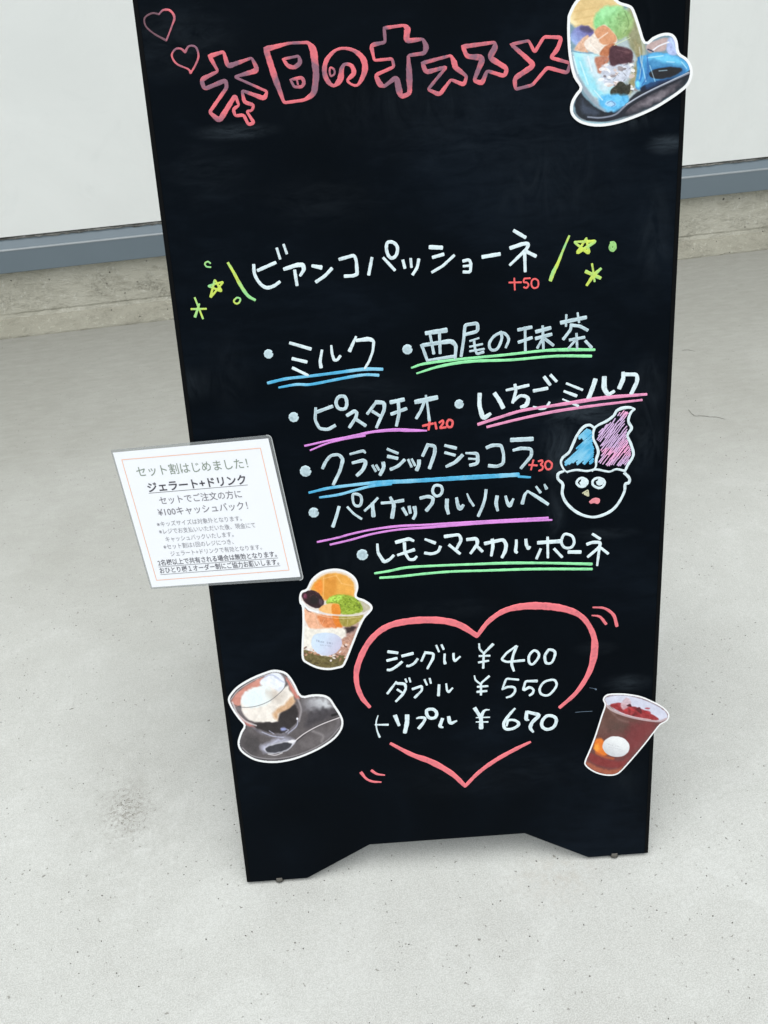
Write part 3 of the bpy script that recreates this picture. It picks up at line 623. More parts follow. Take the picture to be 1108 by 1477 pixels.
class Print:
    """a printed picture: colours laid onto a fine flat mesh, coordinates in crop pixels"""
    def __init__(s, crop, outline, bg, step):
        s.crop = crop; s.poly = [tuple(p) for p in outline]
        xs = [p[0] for p in s.poly]; ys = [p[1] for p in s.poly]
        s.gx = np.arange(min(xs), max(xs) + step, step); s.gy = np.arange(min(ys), max(ys) + step, step)
        s.X, s.Y = np.meshgrid(s.gx, s.gy); s.C = np.ones(s.X.shape + (3,)) * np.array(bg, float); s.seed = 1
    def put(s, m, col, tex=0, ts=20):
        c = np.array(col, float)[None, None, :] if np.ndim(col) == 1 else col
        if tex:
            s.seed += 1; c = c + (vnoise(s.X, s.Y, ts, s.seed) + .5 * vnoise(s.X, s.Y, ts / 2.3, s.seed + 50))[..., None] * tex * .5
        s.C = s.C * (1 - m[..., None]) + c * m[..., None]
    def poly_(s, pts, col, soft=6, tex=0, ts=20, col2=None, g=None, op=1.0, smooth=True):
        soft *= 1.7
        if smooth: pts = [tuple(p) for p in catmull(pts, 4, True)]
        wx = s.X + vnoise(s.X, s.Y, 25, 91) * soft * .55; wy = s.Y + vnoise(s.X, s.Y, 25, 92) * soft * .55
        d = dist(wx, wy, pts) * np.where(inside(wx, wy, pts), 1, -1)
        m = np.clip(.5 + d / (soft + 1e-6), 0, 1) * op
        if col2 is not None:
            (ax, ay), (bx, by) = g; t = np.clip(((s.X - ax) * (bx - ax) + (s.Y - ay) * (by - ay)) / ((bx - ax) ** 2 + (by - ay) ** 2), 0, 1)[..., None]
            col = np.array(col, float) * (1 - t) + np.array(col2, float) * t
        s.put(m, col, tex, ts)
    def ell(s, cx, cy, rx, ry, col, soft=6, rot=0, **k):
        a = np.linspace(0, 2 * math.pi, 17)[:-1]; r = math.radians(rot)
        s.poly_([(cx + rx * math.cos(t) * math.cos(r) - ry * math.sin(t) * math.sin(r), cy + rx * math.cos(t) * math.sin(r) + ry * math.sin(t) * math.cos(r)) for t in a], col, soft, **k)
    def line(s, pts, wd, col, soft=3, op=1.0):
        pts = [tuple(p) for p in (catmull(pts, 5) if len(pts) > 2 else pts)]
        s.put(np.clip(.5 + (wd / 2 - dist(s.X, s.Y, pts, False)) / soft, 0, 1) * op, col)
    def build(s, parent, origin, z, mat, gain=.9):
        C = s.C + (vnoise(s.X, s.Y, 9, 77) * 9 + vnoise(s.X, s.Y, 40, 78) * 8)[..., None]
        C = np.clip(C, 3, 255) / 255; C = np.where(C <= .04045, C / 12.92, ((C + .055) / 1.055) ** 2.4) * gain
        ny, nx = s.X.shape; cx = (s.X[:-1, :-1] + s.X[1:, 1:]) / 2; cy = (s.Y[:-1, :-1] + s.Y[1:, 1:]) / 2
        keep = inside(cx, cy, s.poly)
        idx = np.arange(ny * nx).reshape(ny, nx)
        f = np.stack([idx[:-1, :-1][keep], idx[1:, :-1][keep], idx[1:, 1:][keep], idx[:-1, 1:][keep]], 1)
        used = np.zeros(ny * nx, bool); used[f.ravel()] = True; re = np.cumsum(used) - 1
        ox, oy, sc = CROPS[s.crop]; U = ox + s.X.ravel()[used] / sc; Vv = oy + s.Y.ravel()[used] / sc
        R = np.array(RC); d = np.stack([(U - PW / 2) / F, -(Vv - PH / 2) / F, -np.ones_like(U)], 1) @ R.T
        un = np.array(UN); t = (np.array(ORG - CO) @ un) / (d @ un); P = d * t[:, None] + np.array(CO - ORG)
        co = np.stack([P @ np.array(UX) - origin[0], P @ np.array(UY) - origin[1], np.full(len(U), z)], 1)
        me = bpy.data.meshes.new('printed_picture'); me.from_pydata(co.tolist(), [], re[f].tolist()); me.update()
        at = me.color_attributes.new('print', 'FLOAT_COLOR', 'POINT')
        at.data.foreach_set('color', np.concatenate([C.reshape(-1, 3)[used], np.ones((used.sum(), 1))], 1).astype(np.float32).ravel())
        me.materials.append(mat); o = bpy.data.objects.new('printed_picture', me); COL.objects.link(o); o.parent = parent; return o
t = NT('glossy_photo_print'); ca = t.n('ShaderNodeVertexColor', layer_name='print'); t.b.inputs['Specular IOR Level'].default_value = .4
PRINT = t.set(Base_Color=ca.outputs['Color'], Roughness=.38)
PAPER = plain('white_paper_card', (.77, .78, .79), .5, .35, .015, 40)

def shrink(poly, d):
    n = len(poly); out = []; A = sum(poly[i][0] * poly[(i + 1) % n][1] - poly[(i + 1) % n][0] * poly[i][1] for i in range(n)); sg = 1 if A > 0 else -1
    for i in range(n):
        a, c = np.array(poly[i - 1]), np.array(poly[(i + 1) % n]); t = (c - a) / (np.linalg.norm(c - a) + 1e-9)
        out.append((poly[i][0] - t[1] * d * sg, poly[i][1] + t[0] * d * sg))
    return out
def cutout(crop, outline, border, label, lift, bg=(128, 128, 128), step=2.6):
    ox, oy, sc = CROPS[crop]
    sm = [tuple(p) for p in catmull(outline, 3, True)]
    pts = [PX(ox + x / sc, oy + y_ / sc) for x, y_ in sm]
    cx = sum(p[0] for p in pts) / len(pts); cy = sum(p[1] for p in pts) / len(pts)
    root = empty('photo_cutout', label, 'photo cut-out', 'cut-out photos stuck on the chalkboard', MB @ Matrix.Translation((cx, cy, lift)))
    loc = [(x - cx, y_ - cy) for x, y_ in pts]
    if sum(loc[i - 1][0] * loc[i][1] - loc[i][0] * loc[i - 1][1] for i in range(len(loc))) < 0: loc = loc[::-1]
    bm_obj('backing_card', slab(loc, -.0006, 0, .00012), PAPER, root)
    return root, Print(crop, shrink(sm, border), bg, step), (cx, cy)

# gelato glass on black saucer with blue light, top right
o1 = [(95, 150), (102, 108), (150, 15), (220, -45), (320, -72), (415, -50), (470, -4), (500, 18), (580, 45), (612, 100), (648, 205), (688, 318), (740, 285), (800, 258), (858, 250),
      (902, 266), (930, 312), (946, 400), (1000, 440), (1036, 492), (1047, 560), (1022, 640), (960, 700), (860, 770), (760, 830), (640, 885), (500, 935), (380, 960), (280, 960), (190, 935),
      (135, 890), (115, 838), (125, 770), (158, 712), (188, 664), (142, 590), (114, 480), (100, 380), (93, 250)]
root, p, org = cutout('C', o1, 22, 'cut-out photo of gelato glass with green scoop and blue glow, top right of the board', .0024, (120, 150, 165), 2.6)
p.poly_([(115, 420), (140, 560), (210, 680), (360, 830), (520, 820), (640, 700), (690, 400), (620, 150), (560, 60), (300, 200)], (170, 185, 190), 10, 60, 30)
p.ell(300, 90, 215, 165, (246, 228, 180), 14); p.ell(315, 95, 180, 145, (226, 196, 138), 20, tex=40, ts=50)
for yy in (60, 120, 170): p.line([(150, yy + 30), (300, yy)], 10, (206, 170, 108), 12, .5)
p.poly_([(560, 60), (600, 110), (640, 220), (680, 350), (670, 440), (600, 400), (540, 260)], (146, 146, 112), 14, 50, 22)
p.ell(445, 175, 150, 132, (142, 216, 146), 14, col2=(150, 172, 108), g=((340, 120), (580, 260)), tex=70, ts=26)
p.ell(400, 90, 70, 30, (176, 236, 176), 30, -20, op=.7); p.line([(530, 90), (560, 180), (520, 260)], 7, (98, 128, 76), 8, .7); p.line([(480, 110), (500, 200)], 6, (110, 140, 84), 8, .5)
for q in range(26): p.ell(random.uniform(420, 570), random.uniform(90, 290), random.uniform(4, 12), random.uniform(3, 8), (104, 138, 84) if q % 2 else (186, 220, 160), 8, op=.5)
p.ell(212, 280, 95, 84, (104, 96, 158), 10, col2=(160, 186, 236), g=((250, 220), (130, 330)), tex=50, ts=22); p.ell(240, 225, 50, 22, (70, 62, 92), 12, 10, op=.8)
p.poly_([(150, 380), (200, 300), (250, 265), (260, 310), (230, 350), (250, 400)], (222, 178, 150), 6, 60, 14)
p.poly_([(220, 325), (300, 250), (370, 188), (430, 235), (475, 305), (440, 350), (420, 410), (370, 445), (330, 420), (250, 380)], (240, 226, 214), 6, 50, 16)
p.poly_([(300, 240), (370, 192), (430, 235), (470, 305), (400, 340), (350, 330)], (214, 152, 112), 7, 40, 18)
p.poly_([(340, 400), (420, 330), (470, 350), (430, 400), (370, 450)], (190, 118, 80), 6, 50, 14)
p.poly_([(125, 405), (260, 410), (330, 420), (420, 480), (440, 590), (420, 720), (330, 750), (240, 680), (160, 570)], (176, 226, 236), 12, 50, 30)
p.poly_([(150, 430), (200, 430), (250, 560), (330, 650), (360, 730), (310, 720), (230, 640), (170, 540)], (140, 218, 238), 30, 30, 26, op=.7); p.line([(128, 420), (150, 530), (205, 640), (290, 760), (370, 835)], 26, (150, 162, 176), 16, .9); p.line([(120, 405), (142, 520), (200, 650)], 6, (214, 224, 234), 5, .8); p.poly_([(220, 440), (300, 430), (400, 520), (430, 640), (360, 690), (300, 600)], (214, 226, 236), 26, 60, 22, op=.75)
p.poly_([(300, 440), (360, 430), (420, 440), (380, 500), (340, 560), (310, 500)], (186, 122, 98), 10, 50, 15)
p.poly_([(360, 500), (480, 480), (580, 500), (560, 600), (440, 650), (360, 620)], (200, 205, 220), 12, 60, 16)
p.poly_([(600, 300), (660, 380), (640, 520), (610, 640), (560, 720), (580, 560), (620, 460)], (150, 142, 104), 14, 60, 18)
for q in range(34):
    a, b_ = random.uniform(350, 620), random.uniform(470, 690)
    p.ell(a, b_, random.uniform(12, 24), random.uniform(8, 15), random.choice([(240, 232, 232), (216, 196, 190), (150, 138, 140), (244, 244, 248), (120, 112, 118)]), 2.5, random.uniform(-50, 50), op=.85)
p.poly_([(415, 370), (470, 348), (580, 385), (582, 468), (500, 490), (420, 495)], (74, 40, 50), 8, 34, 18); p.ell(550, 400, 30, 14, (110, 72, 76), 10, op=.6)
p.poly_([(420, 690), (460, 650), (500, 618), (545, 650), (575, 640), (560, 715), (490, 742), (430, 730)], (48, 48, 36), 4, 60, 12)
# saucer
p.poly_([(150, 790), (185, 695), (240, 760), (360, 845), (470, 835), (580, 740), (650, 690), (800, 640), (1020, 530), (1020, 600), (930, 695), (780, 790), (600, 870), (420, 915), (280, 918), (180, 890)], (24, 30, 40), 8, 22, 24)
p.poly_([(560, 800), (700, 720), (900, 640), (960, 620), (900, 700), (720, 800), (560, 860)], (92, 84, 92), 22, 70, 30, op=.8)
p.poly_([(190, 905), (280, 930), (420, 930), (600, 885), (780, 800), (930, 705), (1000, 650), (800, 810), (600, 905), (420, 945), (280, 945)], (190, 226, 236), 8, op=.9)
p.line([(150, 860), (230, 915), (420, 918), (640, 860), (860, 750), (1000, 640)], 7, (130, 130, 134), 6, .8)
p.poly_([(330, 760), (380, 720), (520, 720), (560, 760), (500, 830), (420, 850), (360, 820)], (96, 186, 236), 14, 60, 20)
p.line([(220, 690), (290, 780), (380, 850)], 7, (150, 166, 180), 6); p.ell(420, 790, 42, 22, (170, 210, 240), 8, 5, tex=50, ts=12)
p.line([(395, 785), (430, 770), (455, 795), (430, 812)], 6, (70, 120, 180), 5, .8)
p.line([(600, 120), (650, 260), (676, 420), (640, 560)], 10, (196, 204, 190), 10, .5)
p.poly_([(630, 440), (700, 415), (760, 400), (860, 408), (960, 440), (1015, 490), (1018, 540), (900, 600), (760, 640), (660, 680), (612, 668), (620, 560)], (76, 158, 214), 7, 50, 26)
p.poly_([(720, 430), (860, 420), (960, 460), (1000, 520), (860, 500), (740, 510)], (112, 204, 244), 16, 30, 24, op=.9)
p.poly_([(690, 350), (770, 305), (855, 292), (850, 350), (830, 385), (720, 400)], (188, 164, 162), 8, 40, 24)
p.poly_([(862, 292), (905, 300), (935, 360), (935, 410), (880, 420), (850, 380)], (176, 190, 232), 8, 60, 18)
p.line([(740, 386), (790, 350), (862, 322)], 11, (236, 236, 244), 6); p.line([(706, 376), (745, 392)], 10, (44, 50, 80), 6)
p.poly_([(716, 560), (760, 530), (880, 508), (960, 520), (960, 548), (880, 590), (760, 600)], (26, 24, 28), 8, 20, 12)
p.ell(800, 560, 14, 30, (90, 110, 140), 8, 10); p.ell(775, 600, 22, 9, (100, 190, 240), 6)
p.poly_([(660, 660), (760, 620), (900, 588), (960, 560), (800, 650), (670, 700)], (14, 26, 52), 8)
p.poly_([(690, 500), (730, 450), (820, 470), (980, 500), (990, 560), (900, 590), (760, 650), (680, 660)], (34, 92, 150), 16, 40, 20, op=.55)
p.poly_([(716, 560), (760, 530), (880, 512), (955, 524), (950, 548), (880, 585), (760, 598)], (22, 22, 28), 6, 20, 12)
for (xa, ya, xb, yb, w_) in ((700, 440, 820, 425, 8), (850, 470, 905, 474, 7), (720, 500, 760, 620, 6), (960, 470, 1000, 520, 7), (790, 540, 850, 535, 7), (880, 300, 925, 400, 7), (930, 300, 940, 400, 5), (660, 480, 690, 620, 7)): p.line([(xa, ya), (xb, yb)], w_, (196, 232, 248), 7, .75)
p.line([(632, 440), (660, 560), (625, 660)], 12, (30, 110, 190), 8, .8); p.line([(700, 430), (706, 560), (660, 650)], 8, (40, 90, 160), 8, .7); p.ell(630, 640, 16, 26, (120, 220, 255), 8)
p.line([(245, 905), (380, 912), (490, 880), (570, 800), (700, 720), (860, 640), (1020, 562)], 24, (22, 26, 38), 6)
p.line([(250, 890), (350, 895), (460, 870), (540, 800), (640, 735), (800, 655), (1020, 555)], 13, (132, 138, 154), 6); p.line([(540, 795), (700, 700), (1015, 550)], 4, (214, 220, 232), 3)
p.poly_([(200, 760), (240, 800), (330, 850), (300, 880), (210, 860)], (74, 84, 104), 20, 20, 20, op=.7)
for q in range(26):
    a, b_ = random.uniform(370, 600), random.uniform(440, 700); c_, l_ = random.uniform(-.9, .9), random.uniform(12, 34)
    p.line([(a, b_), (a + l_ * math.cos(c_), b_ + l_ * math.sin(c_))], random.uniform(3, 6), random.choice([(70, 66, 76), (250, 250, 252), (150, 120, 110), (96, 130, 150)]), 4, .6)
p.poly_([(640, 800), (760, 730), (860, 680), (820, 740), (700, 800)], (150, 142, 150), 24, 40, 18, op=.7)
for (xa, ya, xb, yb, w_, c_) in ((140, 430, 175, 560, 9, (236, 250, 252)), (190, 470, 250, 640, 10, (220, 246, 252)), (300, 690, 360, 760, 8, (230, 244, 250)), (250, 430, 280, 540, 12, (236, 240, 246)), (600, 130, 640, 260, 7, (206, 208, 176)), (560, 480, 600, 560, 7, (236, 232, 226)), (640, 360, 655, 480, 8, (206, 206, 196)), (330, 300, 400, 250, 8, (252, 244, 236)), (260, 330, 330, 400, 9, (250, 244, 238)), (470, 380, 560, 400, 6, (120, 84, 90))): p.line([(xa, ya), (xb, yb)], w_, c_, 8, .7)
p.line([(118, 385), (200, 402), (290, 404)], 6, (88, 140, 176), 4, .9); p.line([(450, 345), (570, 288)], 6, (206, 220, 180), 4, .9); p.line([(640, 240), (668, 400), (640, 600)], 6, (188, 196, 190), 5, .7)
p.build(root, org, .00016, PRINT)

# plastic cup with orange slice
o2 = [(190, 325), (250, 210), (350, 125), (450, 90), (560, 80), (670, 105), (760, 160), (812, 230), (826, 320), (806, 420), (900, 460), (985, 520), (1000, 575), (960, 630), (905, 690), (840, 820),
      (760, 1020), (660, 1262), (580, 1305), (450, 1325), (320, 1305), (200, 1250), (135, 1190), (130, 1020), (140, 800), (135, 560), (104, 500), (100, 420), (125, 355)]
root, p, org = cutout('U', o2, 26, 'cut-out photo of plastic cup parfait topped with orange slice, above the pink heart', .0020, (226, 216, 210), 4.2)
p.poly_([(235, 330), (290, 240), (380, 170), (480, 135), (580, 135), (680, 165), (760, 240), (782, 330), (750, 440), (420, 470), (330, 400)], (232, 166, 72), 16, 36, 60)
p.poly_([(400, 190), (520, 150), (560, 200), (560, 320), (500, 440), (400, 430)], (214, 138, 44), 30, 30, 40, op=.7); p.poly_([(280, 290), (360, 210), (390, 260), (380, 390), (310, 350)], (240, 138, 44), 14, 36, 25, op=.8)
for a, b_ in (((400, 180), (395, 440)), ((560, 170), (620, 260)), ((620, 260), (760, 290)), ((400, 200), (560, 160))): p.line([a, b_], 12, (246, 196, 130), 14, .6)
p.line([(230, 340), (290, 225), (400, 150), (560, 120), (700, 160), (785, 270), (780, 390)], 12, (236, 214, 190), 10, .8)
p.poly_([(780, 430), (880, 470), (960, 540), (960, 590), (880, 620), (860, 520)], (190, 182, 160), 10, 30, 25)
p.poly_([(430, 500), (480, 430), (560, 400), (680, 400), (780, 430), (850, 500), (880, 580), (820, 625), (640, 640), (540, 560)], (142, 166, 46), 10, 90, 18)
p.poly_([(450, 480), (500, 425), (620, 410), (600, 460), (520, 490)], (182, 224, 92), 14, 70, 14)
for q in range(60): p.ell(random.uniform(500, 860), random.uniform(420, 620), random.uniform(5, 16), random.uniform(3, 8), random.choice([(86, 104, 22), (196, 214, 90), (60, 76, 16), (164, 190, 60)]), 7, random.uniform(-60, 60), op=.6)
p.poly_([(130, 400), (170, 360), (260, 345), (340, 380), (390, 450), (405, 510), (350, 560), (260, 550), (170, 490)], (44, 14, 24), 8, 30, 24); p.ell(175, 415, 24, 30, (110, 44, 72), 12); p.ell(365, 490, 22, 40, (92, 76, 88), 10, -10, op=.8); p.ell(280, 460, 60, 60, (14, 4, 8), 30, op=.8)
for q in range(12): p.ell(random.uniform(150, 340), random.uniform(365, 430), 7, 4, (150, 100, 110), 6, op=.6)
p.poly_([(340, 570), (420, 520), (500, 505), (590, 520), (600, 640), (560, 660), (380, 610)], (240, 184, 116), 8, 30, 24); p.poly_([(505, 520), (590, 525), (610, 640), (510, 640)], (228, 138, 44), 8, 26, 22)
# cup body
p.poly_([(165, 580), (360, 640), (600, 670), (640, 800), (360, 830), (210, 790)], (236, 178, 144), 10, 60, 26); p.poly_([(340, 650), (510, 670), (600, 680), (630, 800), (420, 800), (350, 730)], (220, 134, 82), 12, 60, 24)
p.poly_([(510, 640), (600, 660), (622, 795), (560, 790), (520, 720)], (222, 122, 34), 10, 30, 20); p.poly_([(600, 650), (760, 650), (890, 640), (820, 740), (700, 800), (620, 770)], (164, 150, 70), 12, 60, 24)
p.poly_([(640, 800), (740, 790), (830, 740), (800, 850), (760, 940), (660, 880)], (176, 140, 130), 12, 70, 18); p.poly_([(640, 820), (740, 790), (800, 800), (740, 860), (660, 870)], (52, 34, 34), 14, 40, 16)
p.poly_([(160, 800), (300, 820), (640, 810), (660, 900), (560, 960), (150, 1060)], (236, 230, 220), 16, 40, 30); p.poly_([(620, 950), (780, 880), (720, 1060), (640, 1200), (540, 1130), (600, 1060)], (186, 142, 124), 14, 80, 16)
p.poly_([(150, 1080), (260, 1100), (460, 1160), (640, 1140), (660, 1200), (630, 1260), (520, 1295), (360, 1290), (220, 1240), (155, 1170)], (104, 92, 52), 10, 60, 22)
for q in range(60):
    a = random.uniform(0, 1)
    x_, y_ = (random.uniform(165, 500), random.uniform(1040, 1170)) if a < .45 else (random.uniform(480, 730), random.uniform(980, 1210))
    if y_ > 1040 + (x_ - 165) * .4 and x_ < 450 and y_ > 1150: continue
    p.ell(x_, y_, random.uniform(10, 26), random.uniform(8, 17), random.choice([(240, 216, 206), (228, 180, 158), (206, 156, 128), (250, 238, 238), (168, 112, 90), (110, 78, 66)]), 2.5, random.uniform(-50, 50), op=.85)
for q in range(14): p.ell(random.uniform(180, 640), random.uniform(1190, 1280), random.uniform(14, 34), random.uniform(5, 10), random.choice([(70, 58, 30), (130, 122, 74), (52, 40, 26)]), 10, 5, op=.6)
p.line([(130, 480), (200, 560), (340, 615), (500, 645), (700, 655), (860, 640), (960, 590)], 20, (224, 216, 214), 8, .9); p.line([(135, 490), (210, 575), (330, 612)], 26, (238, 242, 246), 10, .95)
p.line([(200, 590), (400, 665), (640, 690), (860, 670)], 6, (246, 220, 196), 6, .7); p.line([(175, 560), (210, 600), (245, 612)], 9, (90, 50, 60), 8, .7)
for (xa, ya, xb, yb) in ((280, 600, 340, 780), (700, 670, 690, 780), (410, 700, 360, 800)): p.line([(xa, ya), (xb, yb)], 5, (250, 224, 200), 6, .5)
p.poly_([(250, 960), (290, 890), (400, 865), (520, 875), (600, 920), (626, 985), (600, 1060), (530, 1125), (430, 1146), (330, 1120), (262, 1050)], (206, 222, 242), 5, 8, 40, col2=(196, 188, 212), g=((380, 950), (620, 1080)))
def tiny(s, x, y_, dx, slope, hgt, col, wd):   # small print, letter by letter, as plain strokes
    G = {'T': [(0, 0, 1, 0), (.5, 0, .5, 1)], 'R': [(0, 0, 0, 1), (0, 0, .8, .1), (.8, .1, .8, .45), (.8, .45, 0, .5), (.3, .5, .9, 1)], 'A': [(0, 1, .5, 0), (.5, 0, 1, 1), (.2, .65, .8, .65)],
         'K': [(0, 0, 0, 1), (.9, 0, 0, .55), (.2, .5, .9, 1)], 'C': [(.9, .1, .2, 0), (.2, 0, 0, .5), (0, .5, .2, 1), (.2, 1, .9, .9)], 'E': [(0, 0, 0, 1), (0, 0, .8, 0), (0, .5, .7, .5), (0, 1, .8, 1)],
         'M': [(0, 1, 0, 0), (0, 0, .5, .7), (.5, .7, 1, 0), (1, 0, 1, 1)], 'I': [(.5, 0, .5, 1)], 'L': [(0, 0, 0, 1), (0, 1, .8, 1)], 'O': [(.1, .1, .9, .1), (.9, .1, .9, .9), (.9, .9, .1, .9), (.1, .9, .1, .1)], 'G': [(.9, .1, .1, 0), (.1, 0, .1, 1), (.1, 1, .9, .9), (.9, .9, .9, .5)]}
    for i, ch in enumerate(s):
        for a, b_, c, d in G.get(ch, []):
            X_ = x + i * dx; Y_ = y_ + i * dx * slope; k = dx * .6
            p.line([(X_ + a * k, Y_ + b_ * hgt + a * k * slope), (X_ + c * k, Y_ + d * hgt + c * k * slope)], wd, col, 3, .75)
tiny('TRAK CMI', 308, 955, 27, .17, 20, (110, 122, 150), 4); tiny('GELATERI', 360, 1008, 19, .12, 14, (150, 158, 182), 3)
p.build(root, org, .00016, PRINT)

# affogato glass on saucer
o3 = [(52, 340), (80, 280), (140, 220), (250, 155), (360, 110), (440, 88), (530, 105), (580, 150), (620, 215), (672, 305), (760, 296), (850, 298), (910, 325), (955, 390), (1000, 460), (1022, 520), (1010, 590), (950, 670), (850, 740),
      (740, 795), (620, 840), (500, 866), (390, 870), (280, 850), (190, 800), (145, 750), (135, 690), (160, 610), (186, 556), (140, 500), (85, 420)]
root, p, org = cutout('V', o3, 17, 'cut-out photo of white gelato in a glass on dark saucer with spoon, lower left', .0020, (74, 70, 74), 2.9)
p.poly_([(160, 690), (190, 600), (260, 560), (450, 660), (640, 560), (660, 330), (760, 312), (860, 318), (920, 350), (980, 450), (1005, 520), (990, 580), (900, 680), (760, 760), (600, 815), (420, 838), (280, 820), (190, 770)], (92, 86, 88), 8, 26, 60); p.poly_([(180, 720), (210, 640), (300, 660), (330, 740), (260, 800)], (66, 62, 64), 26, 10, 30, op=.8); p.poly_([(640, 700), (800, 620), (940, 560), (880, 660), (740, 740)], (104, 98, 100), 26, 20, 30, op=.8)
p.poly_([(680, 360), (760, 318), (860, 325), (930, 380), (900, 420), (800, 440), (700, 430)], (216, 218, 224), 34, 20, 40, col2=(120, 116, 122), g=((840, 350), (720, 440)), op=.9)
p.poly_([(760, 430), (940, 410), (970, 460), (800, 540), (700, 560)], (58, 54, 60), 30, 20, 30, op=.8); p.line([(760, 600), (850, 640), (840, 690)], 18, (150, 144, 146), 20, .7)
p.line([(985, 490), (960, 580), (880, 650)], 22, (120, 114, 118), 24, .7); p.line([(170, 740), (260, 810), (420, 836), (600, 812), (760, 755), (900, 670), (1000, 560)], 8, (160, 156, 160), 6, .8)
p.poly_([(70, 340), (100, 290), (180, 230), (300, 165), (440, 110), (520, 120), (580, 180), (640, 300), (660, 400), (650, 500), (600, 600), (500, 665), (400, 650), (250, 590), (130, 470)], (104, 96, 98), 8, 50, 30)
p.poly_([(85, 340), (150, 260), (260, 190), (400, 125), (380, 180), (300, 240), (200, 300), (160, 380), (110, 390)], (206, 140, 126), 10, 40, 30); p.poly_([(540, 150), (600, 220), (655, 320), (630, 330), (580, 260)], (200, 124, 112), 9, 30, 20); p.poly_([(140, 460), (200, 520), (290, 560), (240, 565), (160, 510)], (196, 120, 112), 10, 20, 20)
p.poly_([(320, 200), (360, 145), (430, 112), (490, 120), (530, 180), (520, 260), (470, 290), (380, 240)], (234, 238, 248), 8, 40, 22); p.line([(360, 150), (420, 130), (480, 160)], 10, (170, 178, 208), 8, .7); p.poly_([(500, 300), (560, 250), (600, 310), (600, 380), (540, 400)], (196, 168, 140), 18, 40, 18, op=.6); p.poly_([(200, 410), (420, 390), (470, 450), (440, 515), (300, 525), (220, 490)], (224, 216, 208), 18, 40, 22, op=.8)
p.line([(450, 150), (520, 190)], 14, (190, 196, 218), 8, .7)
p.poly_([(160, 350), (200, 280), (290, 235), (400, 225), (480, 270), (550, 220), (570, 260), (600, 300), (600, 390), (500, 440), (470, 520), (330, 530), (240, 510), (180, 450)], (238, 230, 222), 9, 40, 40); p.poly_([(170, 350), (205, 275), (300, 228), (390, 222), (430, 280), (400, 370), (280, 400), (200, 395)], (236, 242, 242), 14, 14, 40)
p.poly_([(165, 345), (220, 270), (310, 240), (370, 290), (330, 370), (250, 390)], (232, 242, 246), 24, 12, 30); p.poly_([(380, 260), (480, 270), (540, 300), (480, 360), (400, 330)], (196, 184, 174), 30, 20, 30, op=.7)
p.poly_([(440, 440), (520, 380), (600, 310), (610, 380), (560, 430), (480, 460), (480, 510), (430, 480)], (206, 162, 122), 16, 50, 20, op=.9)
p.poly_([(260, 540), (360, 530), (470, 522), (490, 460), (560, 420), (620, 380), (640, 450), (620, 540), (540, 610), (440, 620), (320, 590)], (44, 38, 40), 9, 20, 24)
p.poly_([(250, 560), (340, 600), (440, 630), (560, 600), (640, 520), (620, 580), (520, 655), (400, 650), (300, 610)], (112, 108, 116), 10, 60, 16)
for a in (((500, 580), (560, 590), (540, 612)), ((560, 620), (630, 560), (640, 500)), ((400, 600), (440, 625)), ((340, 610), (430, 645), (520, 655))): p.line(list(a), 7, (190, 192, 216), 6, .8)
p.ell(520, 585, 26, 14, (150, 158, 206), 10); p.ell(635, 497, 8, 9, (250, 250, 255), 4)
p.line([(85, 370), (160, 400), (280, 395), (400, 350), (500, 270), (550, 200)], 5, (70, 72, 76), 3, .8); p.line([(75, 340), (150, 250), (300, 160), (450, 104)], 6, (210, 210, 214), 5, .8)
p.line([(90, 360), (130, 450), (200, 520), (290, 555)], 14, (214, 206, 208), 8, .8); p.line([(640, 330), (668, 420), (650, 520)], 14, (170, 164, 168), 12, .8); p.line([(555, 150), (640, 300)], 8, (220, 216, 218), 6, .7)
p.poly_([(330, 740), (400, 690), (500, 660), (600, 670), (560, 690), (420, 720), (370, 780)], (206, 208, 232), 24, 20, 20, op=.8)
p.line([(620, 690), (720, 610), (850, 540), (985, 485)], 18, (50, 46, 50), 8, .8); p.line([(610, 690), (700, 620), (830, 550), (990, 488)], 8, (226, 218, 220), 4); p.line([(930, 470), (985, 455)], 20, (22, 20, 24), 8)
p.poly_([(360, 750), (400, 720), (500, 695), (580, 680), (625, 680), (600, 725), (540, 770), (430, 795), (375, 780)], (204, 204, 214), 5); p.poly_([(370, 752), (410, 726), (520, 700), (590, 705), (560, 750), (470, 782), (390, 782)], (54, 54, 62), 7, 14, 20); p.ell(590, 690, 32, 13, (236, 234, 238), 8, -10); p.line([(390, 795), (450, 805), (510, 785)], 7, (214, 210, 214), 6)
p.build(root, org, .00016, PRINT)

# iced red tea
o4 = [(290, 140), (305, 100), (350, 74), (450, 68), (560, 74), (700, 100), (830, 155), (930, 210), (985, 265), (998, 310), (975, 360), (900, 405), (840, 480), (740, 610), (600, 775), (490, 895), (430, 935), (350, 945), (250, 928), (165, 890), (105, 840),
      (95, 790), (150, 660), (210, 500), (270, 310), (308, 195)]
root, p, org = cutout('W', o4, 15, 'cut-out photo of iced red tea in a clear cup, overhanging the right edge', .0020, (104, 60, 60), 3.6)
p.poly_([(306, 140), (350, 95), (460, 84), (600, 98), (760, 145), (900, 215), (970, 280), (975, 330), (900, 365), (700, 345), (500, 280), (360, 210)], (206, 208, 226), 8, 30, 60)
p.poly_([(365, 190), (470, 165), (590, 200), (700, 230), (800, 280), (885, 345), (760, 350), (600, 310), (450, 250)], (150, 44, 50), 6, 60, 22)
for q in range(9): p.ell(random.uniform(480, 800), 232 + random.uniform(-20, 70), random.uniform(14, 40), random.uniform(8, 18), random.choice([(196, 50, 54), (110, 20, 30), (170, 40, 46), (84, 18, 28)]), 7, random.uniform(-20, 40), op=.75)
